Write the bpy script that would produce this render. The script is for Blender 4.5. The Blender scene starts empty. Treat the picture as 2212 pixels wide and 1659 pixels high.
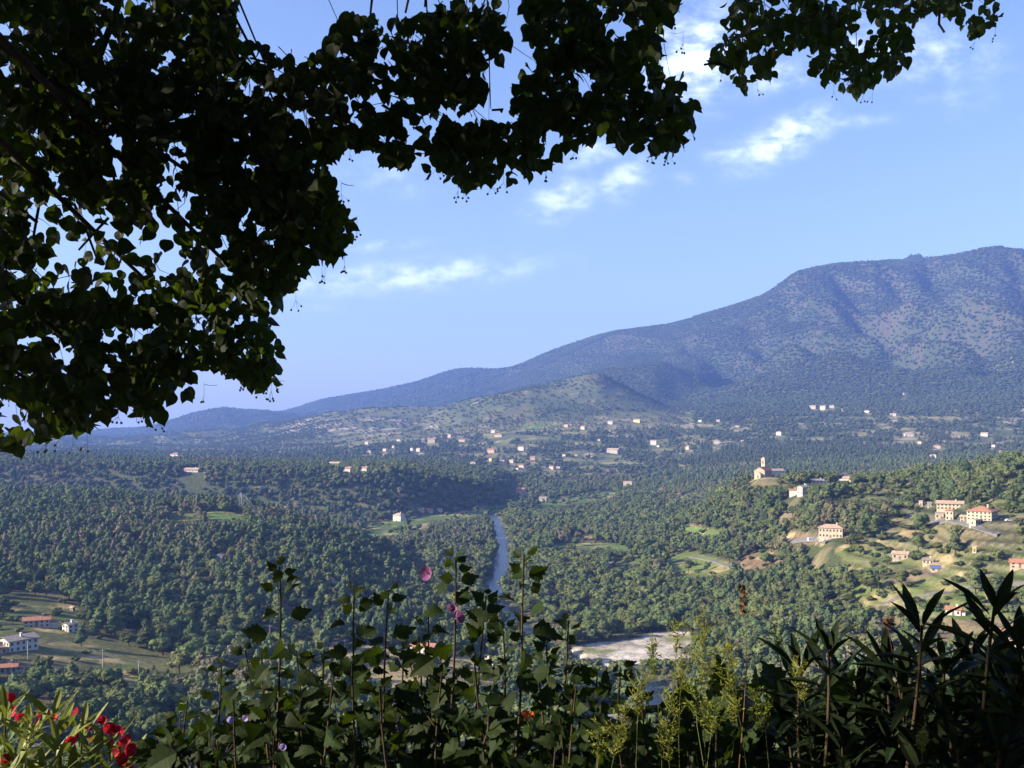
import bpy, math, random
import numpy as np
from mathutils import Vector, Matrix, Euler
rng = np.random.default_rng(7)
random.seed(7)
SC = bpy.context.scene
COL = SC.collection

# ------------------------------------------------------------------ camera
F = 2160.0; U0 = 1106.0; V0 = 918.0; ZC = 140.0      # survey scale of the sketch: u right, v down, eye level at V0
cam_d = bpy.data.cameras.new('camera'); cam = bpy.data.objects.new('camera', cam_d); COL.objects.link(cam)
cam.location = (0, 0, ZC); cam.rotation_euler = (math.radians(90), 0, 0)
cam_d.sensor_width = 36; cam_d.lens = 36 * 1000 / 1024.0; cam_d.shift_y = 0.0400
cam_d.clip_start = 0.1; cam_d.clip_end = 60000
SC.camera = cam

# ------------------------------------------------------------------ light
SUN_EL = 23.5; SUN_AZ = -102.0                        # degrees; azimuth from the view direction (+Y), negative = left
az = math.radians(SUN_AZ); el = math.radians(SUN_EL)
SUN = np.array([math.sin(az) * math.cos(el), math.cos(az) * math.cos(el), math.sin(el)])
ld = bpy.data.lights.new('sun', 'SUN'); ld.energy = 5.0; ld.angle = math.radians(0.5); ld.color = (1.0, 0.87, 0.66)
sun = bpy.data.objects.new('sun', ld); COL.objects.link(sun)
sun.rotation_euler = Vector(SUN).to_track_quat('Z', 'Y').to_euler(); sun.location = (0, 0, 3000)

W = bpy.data.worlds.new('World'); SC.world = W; W.use_nodes = True
nt = W.node_tree; N = nt.nodes; L = nt.links; N.clear()
def nd(t, **k):
    n = N.new(t)
    for a, b in k.items(): setattr(n, a, b)
    return n
def mth(op, a, b=None, c=None, clamp=False):
    n = N.new('ShaderNodeMath'); n.operation = op; n.use_clamp = clamp
    for i, x in enumerate((a, b, c)):
        if x is None: continue
        if isinstance(x, (int, float)): n.inputs[i].default_value = x
        else: L.new(x, n.inputs[i])
    return n.outputs[0]
out = nd('ShaderNodeOutputWorld'); bg = nd('ShaderNodeBackground'); bg.inputs[1].default_value = 0.072
sky = nd('ShaderNodeTexSky', sky_type='NISHITA', sun_disc=False)
sky.sun_elevation = math.radians(SUN_EL); sky.sun_rotation = math.radians(SUN_AZ % 360)
sky.altitude = 300; sky.air_density = 1.0; sky.dust_density = 2.6; sky.ozone_density = 1.0
tint = nd('ShaderNodeMix', data_type='RGBA', blend_type='MULTIPLY'); tint.inputs[0].default_value = 1.0
tint.inputs[7].default_value = (.92, 1.0, 1.22, 1)
L.new(sky.outputs[0], tint.inputs[6])
tc0 = nd('ShaderNodeTexCoord'); sp0 = nd('ShaderNodeSeparateXYZ'); L.new(tc0.outputs['Generated'], sp0.inputs[0])
veil = nd('ShaderNodeMix', data_type='RGBA'); veil.inputs[7].default_value = (4.3, 4.6, 5.0, 1)   # milky air low over the horizon, the same all round
L.new(mth('MULTIPLY', mth('POWER', 2.718, mth('MULTIPLY', mth('MAXIMUM', sp0.outputs[2], 0.0), -10.0)), .46), veil.inputs[0]); L.new(tint.outputs[2], veil.inputs[6])
tc = nd('ShaderNodeTexCoord'); sp = nd('ShaderNodeSeparateXYZ'); L.new(tc.outputs['Generated'], sp.inputs[0])
yy = mth('MAXIMUM', sp.outputs[1], 0.05)
tx = mth('DIVIDE', sp.outputs[0], yy); tz = mth('DIVIDE', sp.outputs[2], yy)
comb = nd('ShaderNodeCombineXYZ'); L.new(tx, comb.inputs[0]); L.new(tz, comb.inputs[1])
# (u, v, half length, half height, tilt deg, strength)
CLOUDS = [(1690, 300, 95, 34, 27, 1.0), (1590, 328, 55, 22, 10, .62), (1860, 262, 70, 14, 4, .42),
          (1215, 430, 75, 40, 20, .62), (1345, 390, 60, 34, 35, .60), (1285, 335, 80, 30, 10, .5),
          (1500, 130, 120, 75, 35, .95), (1650, 160, 90, 40, 0, .55), (1950, 110, 190, 60, -8, .50),
          (2060, 200, 90, 50, 0, .25), (880, 597, 235, 26, 5, .74), (830, 530, 90, 12, 4, .45), (640, 668, 90, 14, 0, .3),
          (830, 370, 90, 34, 0, .34), (1500, 20, 60, 50, 0, .3), (880, 405, 60, 22, 0, .3), (1480, 385, 40, 18, 0, .22)]
tot = None
for (cu, cv, ra, rb, ang, st) in CLOUDS:
    cx, cz = (cu - U0) / F, (V0 - cv) / F; a = math.radians(ang); ra *= 1.2 / F; rb *= 1.3 / F
    dx = mth('SUBTRACT', tx, cx); dz = mth('SUBTRACT', tz, cz)
    e1 = mth('ADD', mth('MULTIPLY', dx, math.cos(a) / ra), mth('MULTIPLY', dz, math.sin(a) / ra))
    e2 = mth('ADD', mth('MULTIPLY', dx, -math.sin(a) / rb), mth('MULTIPLY', dz, math.cos(a) / rb))
    r2 = mth('ADD', mth('MULTIPLY', e1, e1), mth('MULTIPLY', e2, e2))
    g = mth('MULTIPLY', mth('POWER', 2.718, mth('MULTIPLY', r2, -1.0)), st)
    tot = g if tot is None else mth('MAXIMUM', tot, g)
n1 = nd('ShaderNodeTexNoise'); n1.inputs['Scale'].default_value = 30; n1.inputs['Detail'].default_value = 10; n1.inputs['Roughness'].default_value = .60
n1.inputs['Distortion'].default_value = .12
mp = nd('ShaderNodeMapping'); mp.inputs['Scale'].default_value = (1, 1.7, 1); L.new(comb.outputs[0], mp.inputs[0]); L.new(mp.outputs[0], n1.inputs[0])
nz = mth('MULTIPLY', mth('SUBTRACT', n1.outputs[0], 0.5), 1.9)
cl = mth('MULTIPLY', tot, mth('ADD', 0.62, mth('MULTIPLY', nz, 1.5)), clamp=True)
mr = nd('ShaderNodeMapRange', interpolation_type='SMOOTHSTEP'); mr.inputs[1].default_value = 0.02; mr.inputs[2].default_value = 0.95
mr.inputs[3].default_value = 0; mr.inputs[4].default_value = .80; L.new(cl, mr.inputs[0])
front = mth('GREATER_THAN', sp.outputs[1], 0.1)
cm = nd('ShaderNodeMix', data_type='RGBA'); cm.inputs[7].default_value = (8.6, 9.4, 11.6, 1)
L.new(mth('MULTIPLY', mr.outputs[0], front), cm.inputs[0]); L.new(veil.outputs[2], cm.inputs[6])
L.new(cm.outputs[2], bg.inputs[0]); L.new(bg.outputs[0], out.inputs[0])

SC.view_settings.view_transform = 'Standard'; SC.view_settings.look = 'None'
SC.view_settings.gamma = 1; SC.view_settings.use_curve_mapping = False
SC.view_settings.exposure = 1.6
cy = SC.cycles
cy.max_bounces = 6; cy.diffuse_bounces = 3; cy.glossy_bounces = 2; cy.transmission_bounces = 4; cy.volume_bounces = 1
cy.transparent_max_bounces = 4; cy.use_denoising = True; cy.caustics_reflective = False; cy.caustics_refractive = False
SC.render.film_transparent = False

# ------------------------------------------------------------------ helpers
def tag(o, label=None, cat=None, group=None, kind=None):
    if label: o['label'] = label
    if cat: o['category'] = cat
    if group: o['group'] = group
    if kind: o['kind'] = kind
    return o
def mesh_np(name, v, f, mats=(), smooth=False, midx=None):
    """v (n,3); f list of int arrays (m,k) or one such array"""
    if isinstance(f, np.ndarray): f = [f]
    me = bpy.data.meshes.new(name); v = np.asarray(v, dtype=np.float32)
    me.vertices.add(len(v)); me.vertices.foreach_set('co', v.ravel())
    loops = np.concatenate([x.ravel() for x in f]).astype(np.int32)
    tots = np.concatenate([np.full(len(x), x.shape[1]) for x in f]).astype(np.int32)
    starts = np.concatenate([[0], np.cumsum(tots)[:-1]]).astype(np.int32)
    me.loops.add(len(loops)); me.loops.foreach_set('vertex_index', loops)
    me.polygons.add(len(tots)); me.polygons.foreach_set('loop_start', starts)
    me.polygons.foreach_set('loop_total', tots)
    for m in mats: me.materials.append(m)
    if midx is not None: me.polygons.foreach_set('material_index', np.asarray(midx, dtype=np.int32))
    me.polygons.foreach_set('use_smooth', np.full(len(tots), bool(smooth)))
    me.update(calc_edges=True); me.validate()
    return me
def link(name, me, parent=None, loc=None):
    o = bpy.data.objects.new(name, me); COL.objects.link(o)
    if parent is not None: o.parent = parent
    if loc is not None: o.location = loc
    return o
def empty(name, loc, rz=0.0, sc=None):
    o = bpy.data.objects.new(name, None); COL.objects.link(o); o.location = loc; o.rotation_euler = (0, 0, rz)
    o.empty_display_size = .1
    if sc: o.scale = (sc, sc, sc)
    return o
class MB:
    """gathers simple solids into one mesh"""
    def __init__(s): s.v = []; s.f = []; s.m = []
    def add(s, vs, fs, m=0):
        b = len(s.v); s.v += [tuple(p) for p in vs]; s.f += [tuple(b + i for i in q) for q in fs]; s.m += [m] * len(fs)
    def box(s, x0, x1, y0, y1, z0, z1, m=0):
        s.add([(x0,y0,z0),(x1,y0,z0),(x1,y1,z0),(x0,y1,z0),(x0,y0,z1),(x1,y0,z1),(x1,y1,z1),(x0,y1,z1)],
              [(0,3,2,1),(4,5,6,7),(0,1,5,4),(1,2,6,5),(2,3,7,6),(3,0,4,7)], m)
    def prism(s, pts, h, m=0, axis='y', off=0.0):
        """pts outline in 2D, extruded"""
        n = len(pts)
        if axis == 'y': a = [(p[0], off, p[1]) for p in pts]; b = [(p[0], off + h, p[1]) for p in pts]
        elif axis == 'x': a = [(off, p[0], p[1]) for p in pts]; b = [(off + h, p[0], p[1]) for p in pts]
        else: a = [(p[0], p[1], off) for p in pts]; b = [(p[0], p[1], off + h) for p in pts]
        s.add(a + b, [tuple(range(n))[::-1], tuple(range(n, 2 * n))] + [(i, (i + 1) % n, n + (i + 1) % n, n + i) for i in range(n)], m)
    def tube(s, pts, rad, seg=6, m=0, cap=True):
        pts = [Vector(p) for p in pts]; rings = []
        up = Vector((0.13, 0.2, 1)).normalized()
        for i, p in enumerate(pts):
            t = (pts[min(i + 1, len(pts) - 1)] - pts[max(i - 1, 0)]).normalized()
            a = t.cross(up)
            if a.length < .05: a = t.cross(Vector((1, 0, 0)))
            a.normalize(); b = t.cross(a)
            r = rad[i] if hasattr(rad, '__len__') else rad
            rings.append([p + (a * math.cos(k * 2 * math.pi / seg) + b * math.sin(k * 2 * math.pi / seg)) * r for k in range(seg)])
        vs = [q for r in rings for q in r]; fs = []
        for i in range(len(rings) - 1):
            for k in range(seg):
                fs.append((i * seg + k, i * seg + (k + 1) % seg, (i + 1) * seg + (k + 1) % seg, (i + 1) * seg + k))
        if cap: fs += [tuple(range(seg)), tuple(range((len(rings) - 1) * seg, len(rings) * seg))[::-1]]
        s.add(vs, fs, m)
    def ball(s, c, r, m=0, seg=6, rings=4, sq=(1, 1, 1)):
        vs = [(c[0], c[1], c[2] - r * sq[2])]
        for i in range(1, rings):
            t = -math.pi / 2 + math.pi * i / rings
            for k in range(seg):
                a = 2 * math.pi * k / seg
                vs.append((c[0] + r * sq[0] * math.cos(t) * math.cos(a), c[1] + r * sq[1] * math.cos(t) * math.sin(a), c[2] + r * sq[2] * math.sin(t)))
        vs.append((c[0], c[1], c[2] + r * sq[2])); fs = []
        for k in range(seg): fs.append((0, 1 + (k + 1) % seg, 1 + k))
        for i in range(rings - 2):
            for k in range(seg):
                a = 1 + i * seg; fs.append((a + k, a + (k + 1) % seg, a + seg + (k + 1) % seg, a + seg + k))
        e = len(vs) - 1; a = 1 + (rings - 2) * seg
        for k in range(seg): fs.append((a + k, a + (k + 1) % seg, e))
        s.add(vs, fs, m)
    def mesh(s, name, mats, smooth=False):
        me = bpy.data.meshes.new(name); me.from_pydata(s.v, [], s.f)
        for m in (mats if isinstance(mats, (list, tuple)) else [mats]): me.materials.append(m)
        me.polygons.foreach_set('material_index', s.m)
        if smooth: me.polygons.foreach_set('use_smooth', [True] * len(s.f))
        me.update(); return me
    def build(s, name, mats, parent=None, smooth=False, loc=None):
        return link(name, s.mesh(name, mats, smooth), parent, loc)

# ------------------------------------------------------------------ materials
def mat(name, col, rough=.85, var=0.0, scale=4.0, spec=.25, random_obj=0.0, trans=0.0, tcol=None, bump=0.0, metal=0.0, col2=None, detail=5):
    m = bpy.data.materials.new(name); m.use_nodes = True; t = m.node_tree; ns = t.nodes; ls = t.links
    b = ns['Principled BSDF']; b.inputs['Roughness'].default_value = rough; b.inputs['Metallic'].default_value = metal
    b.inputs['Specular IOR Level'].default_value = spec
    b.inputs['Base Color'].default_value = (*col, 1); cur = None
    if var > 0 or col2:
        tcn = ns.new('ShaderNodeTexCoord'); n = ns.new('ShaderNodeTexNoise'); n.inputs['Scale'].default_value = scale
        n.inputs['Detail'].default_value = detail; ls.new(tcn.outputs['Object'], n.inputs[0])
        r = ns.new('ShaderNodeValToRGB'); r.color_ramp.elements[0].position = .35; r.color_ramp.elements[1].position = .65
        c2 = col2 if col2 else tuple(min(1, c * (1 + var)) for c in col); c1 = col if col2 else tuple(c * (1 - var) for c in col)
        r.color_ramp.elements[0].color = (*c1, 1); r.color_ramp.elements[1].color = (*c2, 1)
        ls.new(n.outputs[0], r.inputs[0]); cur = r.outputs[0]
        if bump > 0:
            bp = ns.new('ShaderNodeBump'); bp.inputs['Strength'].default_value = bump; bp.inputs['Distance'].default_value = .05
            ls.new(n.outputs[0], bp.inputs['Height']); ls.new(bp.outputs[0], b.inputs['Normal'])
    if random_obj > 0:
        oi = ns.new('ShaderNodeObjectInfo'); hs = ns.new('ShaderNodeHueSaturation')
        mr = ns.new('ShaderNodeMapRange'); mr.inputs[3].default_value = 1 - random_obj; mr.inputs[4].default_value = 1 + random_obj
        ls.new(oi.outputs['Random'], mr.inputs[0]); ls.new(mr.outputs[0], hs.inputs['Value'])
        mu = ns.new('ShaderNodeMath'); mu.operation = 'MULTIPLY'; mu.inputs[1].default_value = 37.7; ls.new(oi.outputs['Random'], mu.inputs[0])
        fr = ns.new('ShaderNodeMath'); fr.operation = 'FRACT'; ls.new(mu.outputs[0], fr.inputs[0])
        m2 = ns.new('ShaderNodeMapRange'); m2.inputs[3].default_value = .5 - .05 * random_obj * 2; m2.inputs[4].default_value = .5 + .035 * random_obj * 2
        ls.new(fr.outputs[0], m2.inputs[0]); ls.new(m2.outputs[0], hs.inputs['Hue'])
        if cur: ls.new(cur, hs.inputs['Color'])
        else: hs.inputs['Color'].default_value = (*col, 1)
        cur = hs.outputs[0]
    if cur: ls.new(cur, b.inputs['Base Color'])
    if trans > 0:
        tr = ns.new('ShaderNodeBsdfTranslucent'); mx = ns.new('ShaderNodeMixShader'); mx.inputs[0].default_value = trans
        tr.inputs[0].default_value = (*(tcol or col), 1)
        o = ns['Material Output']; ls.new(b.outputs[0], mx.inputs[1]); ls.new(tr.outputs[0], mx.inputs[2]); ls.new(mx.outputs[0], o.inputs[0])
    return m
M = {}
M['broad'] = mat('broadleaf_foliage', (.092, .116, .040), .9, .38, .5, .1, random_obj=.32, trans=.10, tcol=(.08, .12, .02))
M['pine'] = mat('pine_foliage', (.074, .102, .042), .9, .35, .6, .1, random_obj=.30, trans=.08, tcol=(.10, .13, .05))
M['olive'] = mat('olive_foliage', (.080, .092, .052), .9, .3, .6, .1, random_obj=.3)
M['shrub'] = mat('shrub_foliage', (.072, .092, .030), .9, .35, .8, .1, random_obj=.42, trans=.1, tcol=(.1, .14, .02))
M['dryc'] = mat('dry_foliage', (.132, .126, .066), .9, .3, .6, .1, random_obj=.3, trans=.08, tcol=(.12, .11, .04))
M['farfol'] = mat('distant_foliage', (.056, .074, .032), .9, .3, .6, .1, random_obj=.22)
M['bark'] = mat('bark', (.045, .036, .028), .95, .4, 6, .1, bump=.4)
M['stone'] = mat('pale_stone_wall', (.32, .27, .21), .9, .22, .7, .15, bump=.2)
M['cream'] = mat('cream_render', (.43, .365, .27), .9, .14, .5, .15)
M['white'] = mat('white_render', (.50, .475, .43), .9, .10, .5, .15)
M['grey'] = mat('grey_render', (.36, .335, .31), .9, .15, .6, .15)
M['pink'] = mat('pink_render', (.43, .31, .25), .9, .12, .6, .15)
M['yellow'] = mat('yellow_render', (.62, .50, .25), .9, .10, .6, .15)
M['tile'] = mat('terracotta_tile', (.31, .145, .092), .85, .30, 1.6, .2)
M['tile_pale'] = mat('weathered_tile', (.36, .26, .19), .85, .28, 1.4, .2)
M['tile_grey'] = mat('grey_tile', (.22, .19, .17), .85, .25, 1.4, .2)
M['dark'] = mat('glass_and_opening_shade', (.03, .035, .04), .2, spec=.6)  # window glass, also the painted shade inside arches and belfry
M['shutter'] = mat('shutter_wood', (.16, .12, .09), .8, .2, 5)
M['asphalt'] = mat('asphalt', (.14, .132, .125), .95, .2, .6, .1)
M['metal'] = mat('galvanised_metal', (.35, .35, .36), .45, .1, 3, metal=.6)
M['wire'] = mat('cable_metal', (.42, .42, .44), .5, metal=.3)
M['carwhite'] = mat('white_car_paint', (.75, .75, .75), .3, spec=.5)
M['carblue'] = mat('grey_car_paint', (.22, .24, .28), .3, spec=.5)
M['rubber'] = mat('rubber', (.02, .02, .02), .8)
M['panel'] = mat('blue_panel', (.10, .13, .22), .3, spec=.5)

# ------------------------------------------------------------------ noise
_P = rng.permutation(4096)
def _h(ix, iy, s=0):
    return _P[(ix * 73 + iy * 179 + _P[(iy + s * 37) & 4095] + _P[(ix + s * 101) & 4095]) & 4095] / 4095.0
def vnoise(x, y, s=0):
    x = np.asarray(x, float); y = np.asarray(y, float)
    ix = np.floor(x).astype(int); iy = np.floor(y).astype(int); fx = x - ix; fy = y - iy
    fx = fx * fx * fx * (fx * (fx * 6 - 15) + 10); fy = fy * fy * fy * (fy * (fy * 6 - 15) + 10)
    a = _h(ix, iy, s); b = _h(ix + 1, iy, s); c = _h(ix, iy + 1, s); d = _h(ix + 1, iy + 1, s)
    return (a * (1 - fx) + b * fx) * (1 - fy) + (c * (1 - fx) + d * fx) * fy - .5
def fbm(x, y, o=4, s=0, g=.5):
    t = 0; a = 1
    for k in range(o): t = t + a * vnoise(x * 2 ** k + 13.7 * k, y * 2 ** k + 7.1 * k, s + k); a *= g
    return t
def ridged(x, y, o=4, s=0):
    t = 0; a = 1
    for k in range(o): t = t + a * (1 - 4 * np.abs(vnoise(x * 2 ** k + 3.3 * k, y * 2 ** k + 9.1 * k, s + k))); a *= .5
    return t

# ------------------------------------------------------------------ the lie of the land, from survey lines running across the valley
def pchip(xk, yk, x):
    xk = np.asarray(xk, float); yk = np.asarray(yk, float); h = np.diff(xk); d = np.diff(yk) / h
    m = np.zeros_like(yk); m[0] = d[0]; m[-1] = d[-1]
    same = d[:-1] * d[1:] > 0; w1 = 2 * h[1:] + h[:-1]; w2 = h[1:] + 2 * h[:-1]
    with np.errstate(all='ignore'): mm = (w1 + w2) / (w1 / d[:-1] + w2 / d[1:])
    m[1:-1] = np.where(same, mm, 0)
    x = np.clip(x, xk[0], xk[-1]); i = np.clip(np.searchsorted(xk, x) - 1, 0, len(xk) - 2); t = (x - xk[i]) / h[i]
    return (2*t**3-3*t**2+1)*yk[i] + (t**3-2*t**2+t)*h[i]*m[i] + (-2*t**3+3*t**2)*yk[i+1] + (t**3-t**2)*h[i]*m[i+1]
Zf = lambda D, z: V0 + (ZC - z) * F / D
LN = []
def line(*p):   # (u, distance, v)   or (u, distance, 'z', height)
    q = []
    for t in p:
        if len(t) == 4: q.append((t[0], t[1], t[3]))
        else: q.append((t[0], t[1], ZC - (t[2] - V0) * t[1] / F))
    q = [(-2500, q[0][1], q[0][2])] + q + [(4700, q[-1][1], q[-1][2])]
    LN.append(np.array(q, float))
line((-700, 5, 'z', 137.4), (2900, 5, 'z', 137.4))
line((-700, 40, 'z', 112), (2900, 40, 'z', 112))
line((-700, 150, 'z', 58), (2900, 150, 'z', 58))
line((-700, 330, 1640), (300, 330, 1680), (1300, 330, 1712), (2212, 330, 1660), (2900, 330, 1640))
line((-700, 480, 1400), (0, 470, 1405), (300, 500, 1420), (600, 520, 1440), (900, 560, 1420), (1100, 600, 'z', 2), (1300, 600, 'z', 2),
     (1500, 600, 'z', 3), (1700, 560, 1400), (2000, 500, 1370), (2212, 480, 1350), (2900, 450, 1250))
line((-700, 620, 1270), (0, 650, 1260), (300, 650, 1290), (600, 650, 1305), (800, 640, 1340), (950, 660, 'z', 5), (1100, 720, 'z', 2),
     (1300, 760, 'z', 2.5), (1480, 780, 1285), (1700, 700, 1270), (1900, 600, 1270), (2212, 560, 1230), (2900, 520, 1120))
line((-700, 850, 1145), (0, 850, 1150), (300, 850, 1160), (500, 850, 1165), (700, 800, 1215), (820, 780, 1275), (900, 790, 'z', 4), (1050, 860, 'z', 2),
     (1300, 920, 'z', 4), (1500, 900, 1225), (1650, 860, 1190), (1800, 720, 1168), (2000, 690, 1152), (2110, 640, 1127), (2212, 640, 1112), (2900, 640, 1000))
line((-700, 1050, 1075), (0, 1050, 1080), (200, 1050, 1088), (350, 1000, 1105), (480, 1000, 1098), (600, 980, 1122), (700, 960, 1150), (780, 930, 1178),
     (850, 900, 1222), (900, 900, 'z', 6), (950, 930, 'z', 3), (1050, 1000, 'z', 2), (1250, 1150, 'z', 4), (1400, 1150, 'z', 12), (1500, 1130, 'z', 32),
     (1560, 1120, 1078), (1620, 1080, 1036), (1660, 1060, 1029), (1720, 1040, 1038), (1800, 980, 1047), (1900, 960, 1048), (2000, 960, 1034), (2100, 950, 1022),
     (2212, 900, 1005), (2900, 850, 930))
line((-700, 1300, 'z', 55), (200, 1300, 'z', 45), (480, 1250, 'z', 22), (700, 1180, 'z', 6), (850, 1100, 'z', 4), (1000, 1200, 'z', 3), (1250, 1400, 'z', 4),
     (1500, 1400, 'z', 20), (1660, 1300, 'z', 50), (1900, 1250, 'z', 50), (2212, 1200, 'z', 75), (2900, 1150, 'z', 95))
line((-700, 1500, 'z', 40), (0, 1480, 'z', 22), (400, 1460, 'z', 8), (780, 1420, 'z', 3), (950, 1500, 'z', 5), (1110, 1650, 'z', 6), (1250, 1900, 'z', 6),
     (1320, 1950, 'z', 8), (1500, 1850, 'z', 25), (1660, 1700, 'z', 35), (2000, 1600, 'z', 50), (2212, 1600, 'z', 70), (2900, 1600, 'z', 90))
line((-700, 1620, 1004), (0, 1600, 1004), (400, 1560, 1014), (700, 1530, 1024), (850, 1560, 1023), (950, 1610, 1037), (1050, 1690, 1055), (1110, 1850, 'z', 9),
     (1200, 2150, 'z', 12), (1320, 2200, 1040), (1450, 2250, 1030), (1660, 2100, 1020), (2000, 2000, 1010), (2212, 2000, 1000), (2900, 2000, 980))
line((-700, 2800, 976), (0, 2800, 980), (400, 2700, 991), (800, 2600, 994), (1000, 2600, 995), (1200, 2600, 995), (1450, 2700, 985), (1660, 2600, 975),
     (2000, 2600, 965), (2212, 2600, 960), (2900, 2600, 950))
line((-700, 3800, 963), (0, 3800, 967), (300, 3700, 969), (500, 3600, 966), (700, 3400, 960), (900, 3300, 945), (1100, 3200, 935), (1300, 3200, 925),
     (1450, 3200, 925), (1700, 3200, 915), (2000, 3200, 900), (2212, 3200, 895), (2900, 3200, 880))
line((-700, 4800, 956), (0, 4800, 957), (300, 4600, 958), (500, 4400, 946), (620, 4300, 925), (760, 4100, 905), (900, 4000, 905), (1000, 3700, 888),
     (1100, 3600, 878), (1285, 3600, 868), (1400, 3600, 882), (1500, 3700, 890), (1700, 3700, 880), (2000, 3700, 860), (2212, 3600, 850), (2900, 3600, 820))
line((-700, 5500, 956), (0, 5500, 956), (300, 5300, 956), (450, 5000, 943), (600, 4800, 916), (760, 4500, 892), (850, 4400, 884), (930, 4300, 884),
     (1000, 4200, 866), (1100, 4100, 846), (1200, 4050, 824), (1285, 4000, 808), (1340, 4050, 830), (1400, 4100, 862), (1450, 4150, 882), (1550, 4200, 872),
     (1700, 4200, 843), (2000, 4100, 800), (2212, 4000, 780), (2900, 4000, 740))
line((-700, 6200, 958), (300, 6100, 958), (450, 5700, 955), (600, 5500, 935), (850, 5100, 905), (1000, 4900, 895), (1100, 4700, 880), (1200, 4600, 865),
     (1285, 4500, 850), (1400, 4500, 868), (1450, 4550, 878), (1550, 4600, 858), (1700, 4550, 800), (2000, 4450, 745), (2212, 4350, 720), (2900, 4350, 680))
line((-700, 7500, 950), (100, 7500, 948), (250, 7500, 938), (360, 7500, 915), (430, 7400, 894), (500, 7300, 885), (590, 7200, 892), (700, 6800, 905),
     (850, 6300, 895), (1000, 5900, 885), (1100, 5600, 870), (1200, 5200, 838), (1300, 4900, 806), (1410, 4850, 792), (1480, 4850, 816), (1550, 4900, 848),
     (1620, 4950, 828), (1700, 4950, 770), (2000, 4850, 690), (2212, 4750, 660), (2900, 4750, 640))
line((-700, 8300, 955), (360, 8300, 922), (500, 8200, 897), (590, 8000, 897), (700, 7400, 895), (850, 6900, 880), (1000, 6500, 865), (1100, 6200, 850),
     (1200, 5700, 840), (1300, 5400, 815), (1410, 5250, 802), (1480, 5250, 792), (1550, 5300, 775), (1700, 5300, 700), (2000, 5250, 620), (2212, 5150, 600), (2900, 5150, 600))
line((-700, 9500, 952), (200, 9500, 945), (360, 9400, 918), (500, 9000, 893), (590, 8800, 892), (700, 8500, 864), (830, 8200, 842), (900, 8000, 826),
     (1000, 7700, 798), (1080, 7500, 799), (1200, 7000, 757), (1330, 6700, 717), (1420, 6500, 705), (1540, 6200, 674), (1640, 6000, 642), (1735, 5900, 585),
     (1830, 5900, 569), (1990, 5900, 562), (2080, 5850, 550), (2150, 5800, 539), (2212, 5800, 548), (2300, 5800, 566), (2900, 5900, 650))
line((-700, 10500, 'z', -20), (700, 9900, 'z', 150), (1330, 7900, 'z', 500), (2212, 7000, 'z', 900), (2900, 7000, 'z', 800))
line((-700, 11600, 'z', -60), (2900, 11600, 'z', -60))
uc = np.concatenate([np.linspace(-1400, -120, 36)[:-1], np.linspace(-120, 2330, 520), np.linspace(2330, 3700, 36)[1:]])
dr = np.concatenate([np.geomspace(5, 330, 26)[:-1], np.geomspace(330, 10500, 620), np.geomspace(10500, 11500, 5)[1:]])
KD = np.array([pchip(l[:, 0], l[:, 1], uc) for l in LN]); KZ = np.array([pchip(l[:, 0], l[:, 2], uc) for l in LN])
GZ = np.empty((len(dr), len(uc)))
for j in range(len(uc)): GZ[:, j] = pchip(KD[:, j], KZ[:, j], dr)
UU, DD = np.meshgrid(uc, dr); XX = DD * (UU - U0) / F; YY = DD
# relief
amp = np.interp(DD, [5, 330, 500, 1000, 2000, 3500, 5000, 6500, 9500], [0, 0, 1.4, 3.0, 5, 13, 26, 26, 18])
flat = np.clip((GZ - 6) / 22, 0.04, 1)
GZ += amp * flat * (1 - .6 * np.clip((XX + 300) / 800, 0, 1) * np.clip((DD - 3900) / 500, 0, 1)) * fbm(XX / 210, YY / 210, 5, 3)
mtn = np.clip((DD - 3900) / 700, 0, 1) * np.clip((7800 - DD) / 1200, 0, 1)
crest = np.interp(UU.ravel(), uc, KD[18]).reshape(UU.shape)
tocrest = np.clip(np.abs(DD - crest) / 320, .12, 1)
sx = XX + 0.55 * (YY - 5000)
rg = ridged(sx / 430, YY / 1500, 4, 20)
GZ += mtn * tocrest * 105 * (rg - .25) * np.clip((UU - 1400) / 350, .22, 1)
GZ += mtn * tocrest * 24 * np.clip((UU - 1400) / 350, .3, 1) * (ridged(sx / 150, YY / 420, 3, 40) - .2)
def anchor(kl, d0, d1s):
    # keeps the surveyed skyline heights after the relief has been added
    for j in range(len(uc)):
        Dk = KD[kl][j]; tv_ = V0 + (ZC - KZ[kl][j]) * F / Dk; w = (dr > Dk * .86) & (dr < Dk * d1s); vv_ = V0 + (ZC - GZ[w, j]) * F / dr[w]
        dv = vv_.min() - tv_; GZ[:, j] += dv * Dk / F * np.interp(dr, [d0, Dk, Dk * 1.3], [0, 1, 0], left=0, right=0) * W_[j]
W_ = np.interp(uc, [250, 450], [0, 1]); anchor(18, 4300, 1.05)
W_ = np.interp(uc, [900, 1000, 1360, 1420], [0, 1, 1, 0]); anchor(14, 3300, 1.03)
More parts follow.
